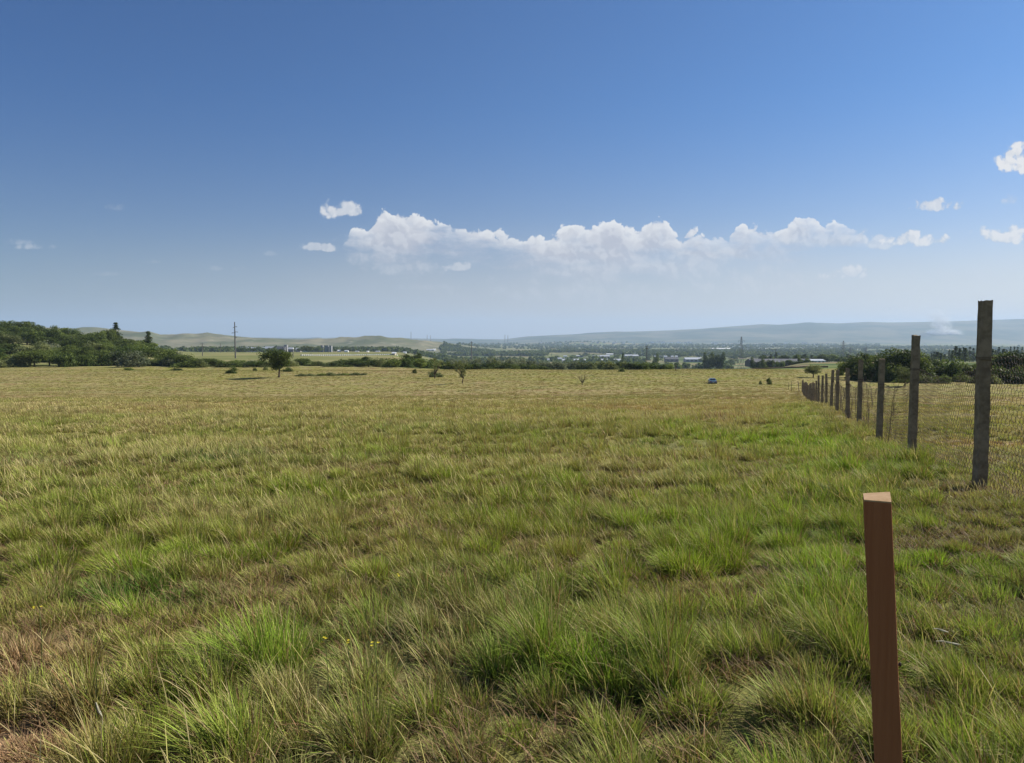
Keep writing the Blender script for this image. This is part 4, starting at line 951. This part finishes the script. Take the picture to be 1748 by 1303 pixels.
# left settlement
L0 = [(411, 428, 592.5, 597, 'grey', 'metroof'), (429, 436, 593, 597.2, 'white', 'metroof'), (446, 464, 592.8, 597.6, 'dgrey', 'metroof'), (452, 467, 591.6, 595, 'grey', 'metroof'), (472, 486, 591.4, 597.6, 'dgrey', 'dgrey'), (485, 490, 588.8, 597.4, 'tower', 'tower'),
      (492, 500, 593, 598, 'dgrey', 'metroof'), (505, 513, 594, 597.6, 'grey', 'metroof'), (517, 526, 593.3, 597.4, 'white', 'metroof'), (526, 546, 593, 597.8, 'tan', 'metroof'), (576, 581, 597.5, 600.5, 'white', 'white'), (588, 594, 598, 601, 'white', 'metroof'), (606, 612, 599.5, 602.5, 'tan', 'metroof'), (626, 629, 600, 603, 'white', 'white'), (641, 648, 601, 604, 'grey', 'metroof')]
nm_ = ['long grey hall', 'small white hall', 'dark hall', 'grey hall', 'dark blocky hall', 'narrow tall block', 'dark shed', 'low grey shed', 'white shed', 'long sandy hall', 'tiny white house', 'small white house', 'small sandy house', 'tiny bright hut', 'small grey house']
for i, (a, b_, rt, rb, w, rf) in enumerate(L0):
    shed(a, b_, rt, rb, w, rf, f'{nm_[i]} in the far settlement '+('left of' if b_ < 547 else 'right of')+' the three tower blocks'+('' if i != 3 else ', pale roof') , name='distant_building', wins=0 if b_-a < 8 else 4, gable=(w not in ('tower',)), y=1850+rnd.uniform(-60, 60))
for i, (a, b_, rt) in enumerate(((548.2, 552, 590.3), (555, 561.2, 590.5), (563.5, 566.8, 590.6))):
    y = 1800; x, yy, z = spot((a+b_)/2, y); s = y/F; W = (b_-a)*s; h = top_h(rt, y, z); r = empty('tower_block', (x, yy, z), .0)
    tag(r, f'{("left narrow","middle wide","right narrow")[i]} grey apartment tower below the dry hills', 'building', 'three apartment towers')
    MB().box((0, 0, h/2-1), (W, 12, h+2)).build('wall', M['tower'], r); MB().box((0, 0, h+.45), (W+.5, 12.5, .9)).build('roof', M['dgrey'], r)
    nf = 8; ncw = max(2, int(W/3))
    for k in range(nf):
        for q in range(ncw): MB().box((-W/2+W*(q+.5)/ncw, -6.03, h*(k+.6)/nf), (W/ncw*.5, .1, h/nf*.42)).build('window', M['win'], r)
b = MB(); y = 640
for k in range(46):
    px = 515+k*3.6
    x, yy, z = spot(px, y+k*1.5); b.box((x, yy, z+.4), (3.0/F*y, 2.2, 1.0+rnd.uniform(0, .2)))
tag(b.build('panel_wall', M['white']), 'long low wall of white panels across the green fields at the left', 'wall')
b = MB()
for k in range(60):
    px = 1139+k*4.6; yq = 330; x, yy, z = spot(px, yq); b.box((x, yy, z+.35), (4.7/F*yq, 1.5, .7+.15*math.sin(k)))
o = tag(b.build('earth_bank', M['soil']), 'low brown earth bank along the far edge of the meadow', None, None, 'structure')

# ------------------------------------------------------------------ valley trees near enough to tell apart
zones_ = [(905, 960, 603, 616, 12, 'left of the white buildings'), (975, 1060, 603, 612, 22, 'behind the long white shed'), (1060, 1135, 602, 616, 34, 'around the grey workshops'), (1138, 1200, 600, 609, 22, 'above the grey shed'),
          (1198, 1262, 601, 620, 34, 'in the dark group right of the grey shed'), (1262, 1300, 604, 613, 14, 'beside the lattice pylon'), (400, 545, 595, 604, 26, 'in front of the distant settlement')]
for a, b_, r0, r1, n, lab in zones_:
    for k in range(n):
        px = rnd.uniform(a, b_); rb = rnd.uniform(r0+3, r1+3); y = far_y(px, rb, 700)
        if a == 400: y = rnd.uniform(1150, 1700)
        x, yy, z = spot(px, y); h = rnd.uniform(7, 14)*(1.25 if 1198 <= a < 1262 else 1)
        kd = rnd.choice(['dark0', 'dark1', 'dark2', 'mid0', 'poplar0', 'con1', 'bushd0', 'olive0'])
        plant(kd, x, yy, h, None if 'pop' in kd or 'con' in kd else h*rnd.uniform(.9, 1.5), label=f'@ distant tree from the left {lab}', cat='tree', group=f'distant trees {lab}', name='distant_tree', parts=False)
for px, rt, w in ((1203, 602, 9), (1214, 600.5, 11), (1231, 602, 12), (1209, 607, 14), (1226, 606, 16), (1063, 603, 8), (1119, 604, 10), (1325, 601.5, 9)):
    plantpx('dark0' if w > 9 else 'poplar0', px, rt, 1000, w, label='@ taller dark tree from the left among the valley buildings', cat='tree', group='taller dark trees among the valley buildings', name='distant_tree')

# ------------------------------------------------------------------ far woodland that reads as one mass
def woodland():
    r = np.random.default_rng(5); X = []; Y = []; Hh = []
    bands = [(690, 960, 2900, 3900, 1500), (960, 1420, 2700, 4200, 2600), (1300, 1900, 1500, 3300, 2200), (1400, 1900, 3300, 6500, 1500), (640, 1500, 4600, 9000, 1900), (330, 560, 1900, 2300, 420), (560, 760, 1900, 2700, 420), (760, 1100, 1400, 2300, 420), (250, 480, 1700, 2400, 200), (1140, 1300, 2500, 2800, 250), (1100, 1250, 1200, 1500, 60)]
    for a, b_, y0, y1, n in bands:
        px = r.uniform(a, b_, n*3); y = r.uniform(y0, y1, n*3); x = (px-874)/F*y
        k = (fbm(x/260, y/420, 71, 3)+r.uniform(-.06, .06, n*3) > .49) & ((y < 2700) | (x/y > -.10)); x = x[k][:n]; y = y[k][:n]
        X.append(x); Y.append(y); Hh.append(r.uniform(5, 12, len(x))*(1+y/9000))
    X = np.concatenate(X); Y = np.concatenate(Y); Hh = np.concatenate(Hh); Z = H(X, Y); n = len(X)
    nl = 26
    dirs = r.normal(0, 1, (n, nl, 3)); dirs /= np.linalg.norm(dirs, axis=2)[..., None]; dirs[..., 2] = np.abs(dirs[..., 2])*1.1-.1
    C = np.stack([X, Y, Z+Hh*.35], 1)[:, None]+dirs*np.stack([Hh*.62, Hh*.62, Hh*.62], 1)[:, None]*r.uniform(.55, 1.05, (n, nl, 1))
    e1 = r.normal(0, 1, (n, nl, 3)); e1 /= np.linalg.norm(e1, axis=2)[..., None]; e2 = np.cross(dirs+r.normal(0, .4, dirs.shape), e1); e2 /= np.linalg.norm(e2, axis=2)[..., None]+1e-6
    s = (Hh*.30)[:, None, None]
    q = np.stack([C+e1*s, C+e2*s, C-e1*s, C-e2*s], 2).reshape(-1, 3)
    t = np.repeat(r.uniform(0, 1, n*nl), 4)*.5+np.repeat(r.uniform(0, .5, n), nl*4)
    me = np_mesh('distant_woodland', q, np.arange(len(q)), np.full(len(q)//4, 4), t, False, True); me.materials.append(M['leaf_dark'])
    o = bpy.data.objects.new('distant_woodland', me); COL.objects.link(o); tag(o, 'dark belts of far woodland across the valley floor', 'woodland', None, 'stuff')
woodland()
def scatter_specks():
    # far towns: small pale houses on the plain below the mountain
    r = random.Random(3); k = 0
    for px0, px1, row, n in ((1010, 1180, 586, 26), (1180, 1420, 588, 30), (1230, 1420, 593, 18), (1480, 1740, 592, 16), (880, 1000, 587, 8)):
        for i in range(n):
            px = r.uniform(px0, px1); y = far_y(px, row+r.uniform(-1.2, 1.6), 3000); x, yy, z = spot(px, y); w = r.uniform(10, 34)*(y/6000); hh = r.uniform(5, 13)*(y/6000)
            root = empty('far_house', (x, yy, z)); tag(root, 'tiny pale building of the far town on the plain below the mountain', 'building', 'far town buildings')
            MB().box((0, 0, hh/2-1), (w, 14, hh+2)).build('wall', M[r.choice(['white', 'tan', 'grey', 'white'])], root); MB().box((0, 0, hh+.5), (w+1, 15, 1.0)).build('roof', M['metroof'], root)
scatter_specks()

def ordinals():
    w = ('first second third fourth fifth sixth seventh eighth ninth tenth eleventh twelfth thirteenth fourteenth fifteenth sixteenth seventeenth eighteenth nineteenth').split()
    tens = {2: 'twenty', 3: 'thirty', 4: 'forty', 5: 'fifty', 6: 'sixty'}; tth = {2: 'twentieth', 3: 'thirtieth', 4: 'fortieth', 5: 'fiftieth', 6: 'sixtieth'}
    def word(n): return w[n-1] if n < 20 else (tth[n//10] if n % 10 == 0 else tens[n//10]+'-'+w[n % 10-1])
    g = {}
    for o in COL.objects:
        if o.parent is None and str(o.get('label', '')).startswith('@'): g.setdefault(o['label'], []).append(o)
    for k, v in g.items():
        v.sort(key=lambda o: o.location.x/o.location.y)
        for i, o in enumerate(v): o['label'] = (word(i+1) if len(v) > 1 else 'only')+k[1:].replace(' from the left' if len(v) == 1 else '\0', '').replace(' from left' if len(v) == 1 else '\0', '')
ordinals()
# ------------------------------------------------------------------ smoke on the mountain side
def smoke():
    y = 12300; px, row = 1582, 571; x = U_(px)*y; zb = (HZ-571)/F*y+CAMZ
    s = y/F; bx0, bx1 = (1490-px)*s, (1625-px)*s; hgt = (571-528)*s
    b = MB(); b.box(((bx0+bx1)/2, 0, hgt/2-20), (bx1-bx0, 420, hgt+60))
    m = bpy.data.materials.new('smoke'); m.use_nodes = True; N = NT(m.node_tree); N.n.clear(); o = N.add('ShaderNodeOutputMaterial')
    pv = N.add('ShaderNodeVolumePrincipled'); pv.inputs['Color'].default_value = (.97, .97, .98, 1); N.l.new(pv.outputs[0], o.inputs['Volume'])
    tc = N.add('ShaderNodeTexCoord'); sp = N.add('ShaderNodeSeparateXYZ'); P = tc.outputs['Object']; N.l.new(P, sp.inputs[0]); X, Y, Z = sp.outputs
    nz = N.noise(P, .009, 5, .65)
    # a wide bright foot along the burning line, thinning into a plume that drifts left
    Xn = N.m('ADD', X, N.m('MULTIPLY', N.m('SUBTRACT', nz, .5), 260))
    foot = N.m('MULTIPLY', N.mr(N.m('ABSOLUTE', N.m('ADD', Xn, 30)), 290, 60), N.mr(Z, 95, -5))
    cen = N.m('MULTIPLY', N.m('MAXIMUM', Z, 0), -.42)
    wid = N.m('MULTIPLY_ADD', N.m('MAXIMUM', Z, 0), .50, 70)
    pl = N.m('MULTIPLY', N.mr(N.m('DIVIDE', N.m('ABSOLUTE', N.m('SUBTRACT', Xn, cen)), wid), 1.0, .1), N.mr(Z, 440, 40, 0, .42))
    dn = N.m('MULTIPLY', N.m('MAXIMUM', foot, pl), N.mr(nz, .38, .62))
    dn = N.m('MULTIPLY', dn, N.mr(N.m('ABSOLUTE', Y), 200, 90))
    N.put(pv.inputs['Density'], N.m('MULTIPLY', dn, .05))
    ob = b.build('smoke_plume', m, None, (x, y-500, zb)); tag(ob, 'white smoke rising and drifting left from a fire on the mountain foot', 'smoke', None, 'stuff')
smoke()
# ------------------------------------------------------------------ haze
hb = MB(); zt = 720; hb.box((0, 14000-200, (zt-260)/2), (100000, 29600, zt+260))
m = bpy.data.materials.new('haze'); m.use_nodes = True; N = NT(m.node_tree); N.n.clear(); o_ = N.add('ShaderNodeOutputMaterial'); pv = N.add('ShaderNodeVolumePrincipled')
pv.inputs['Color'].default_value = (.55, .73, .99, 1); pv.inputs['Density'].default_value = 5.6e-5; pv.inputs['Anisotropy'].default_value = .15
N.l.new(pv.outputs[0], o_.inputs['Volume']); tag(hb.build('haze', m), 'thin bluish air haze over the whole valley', 'haze', None, 'stuff')
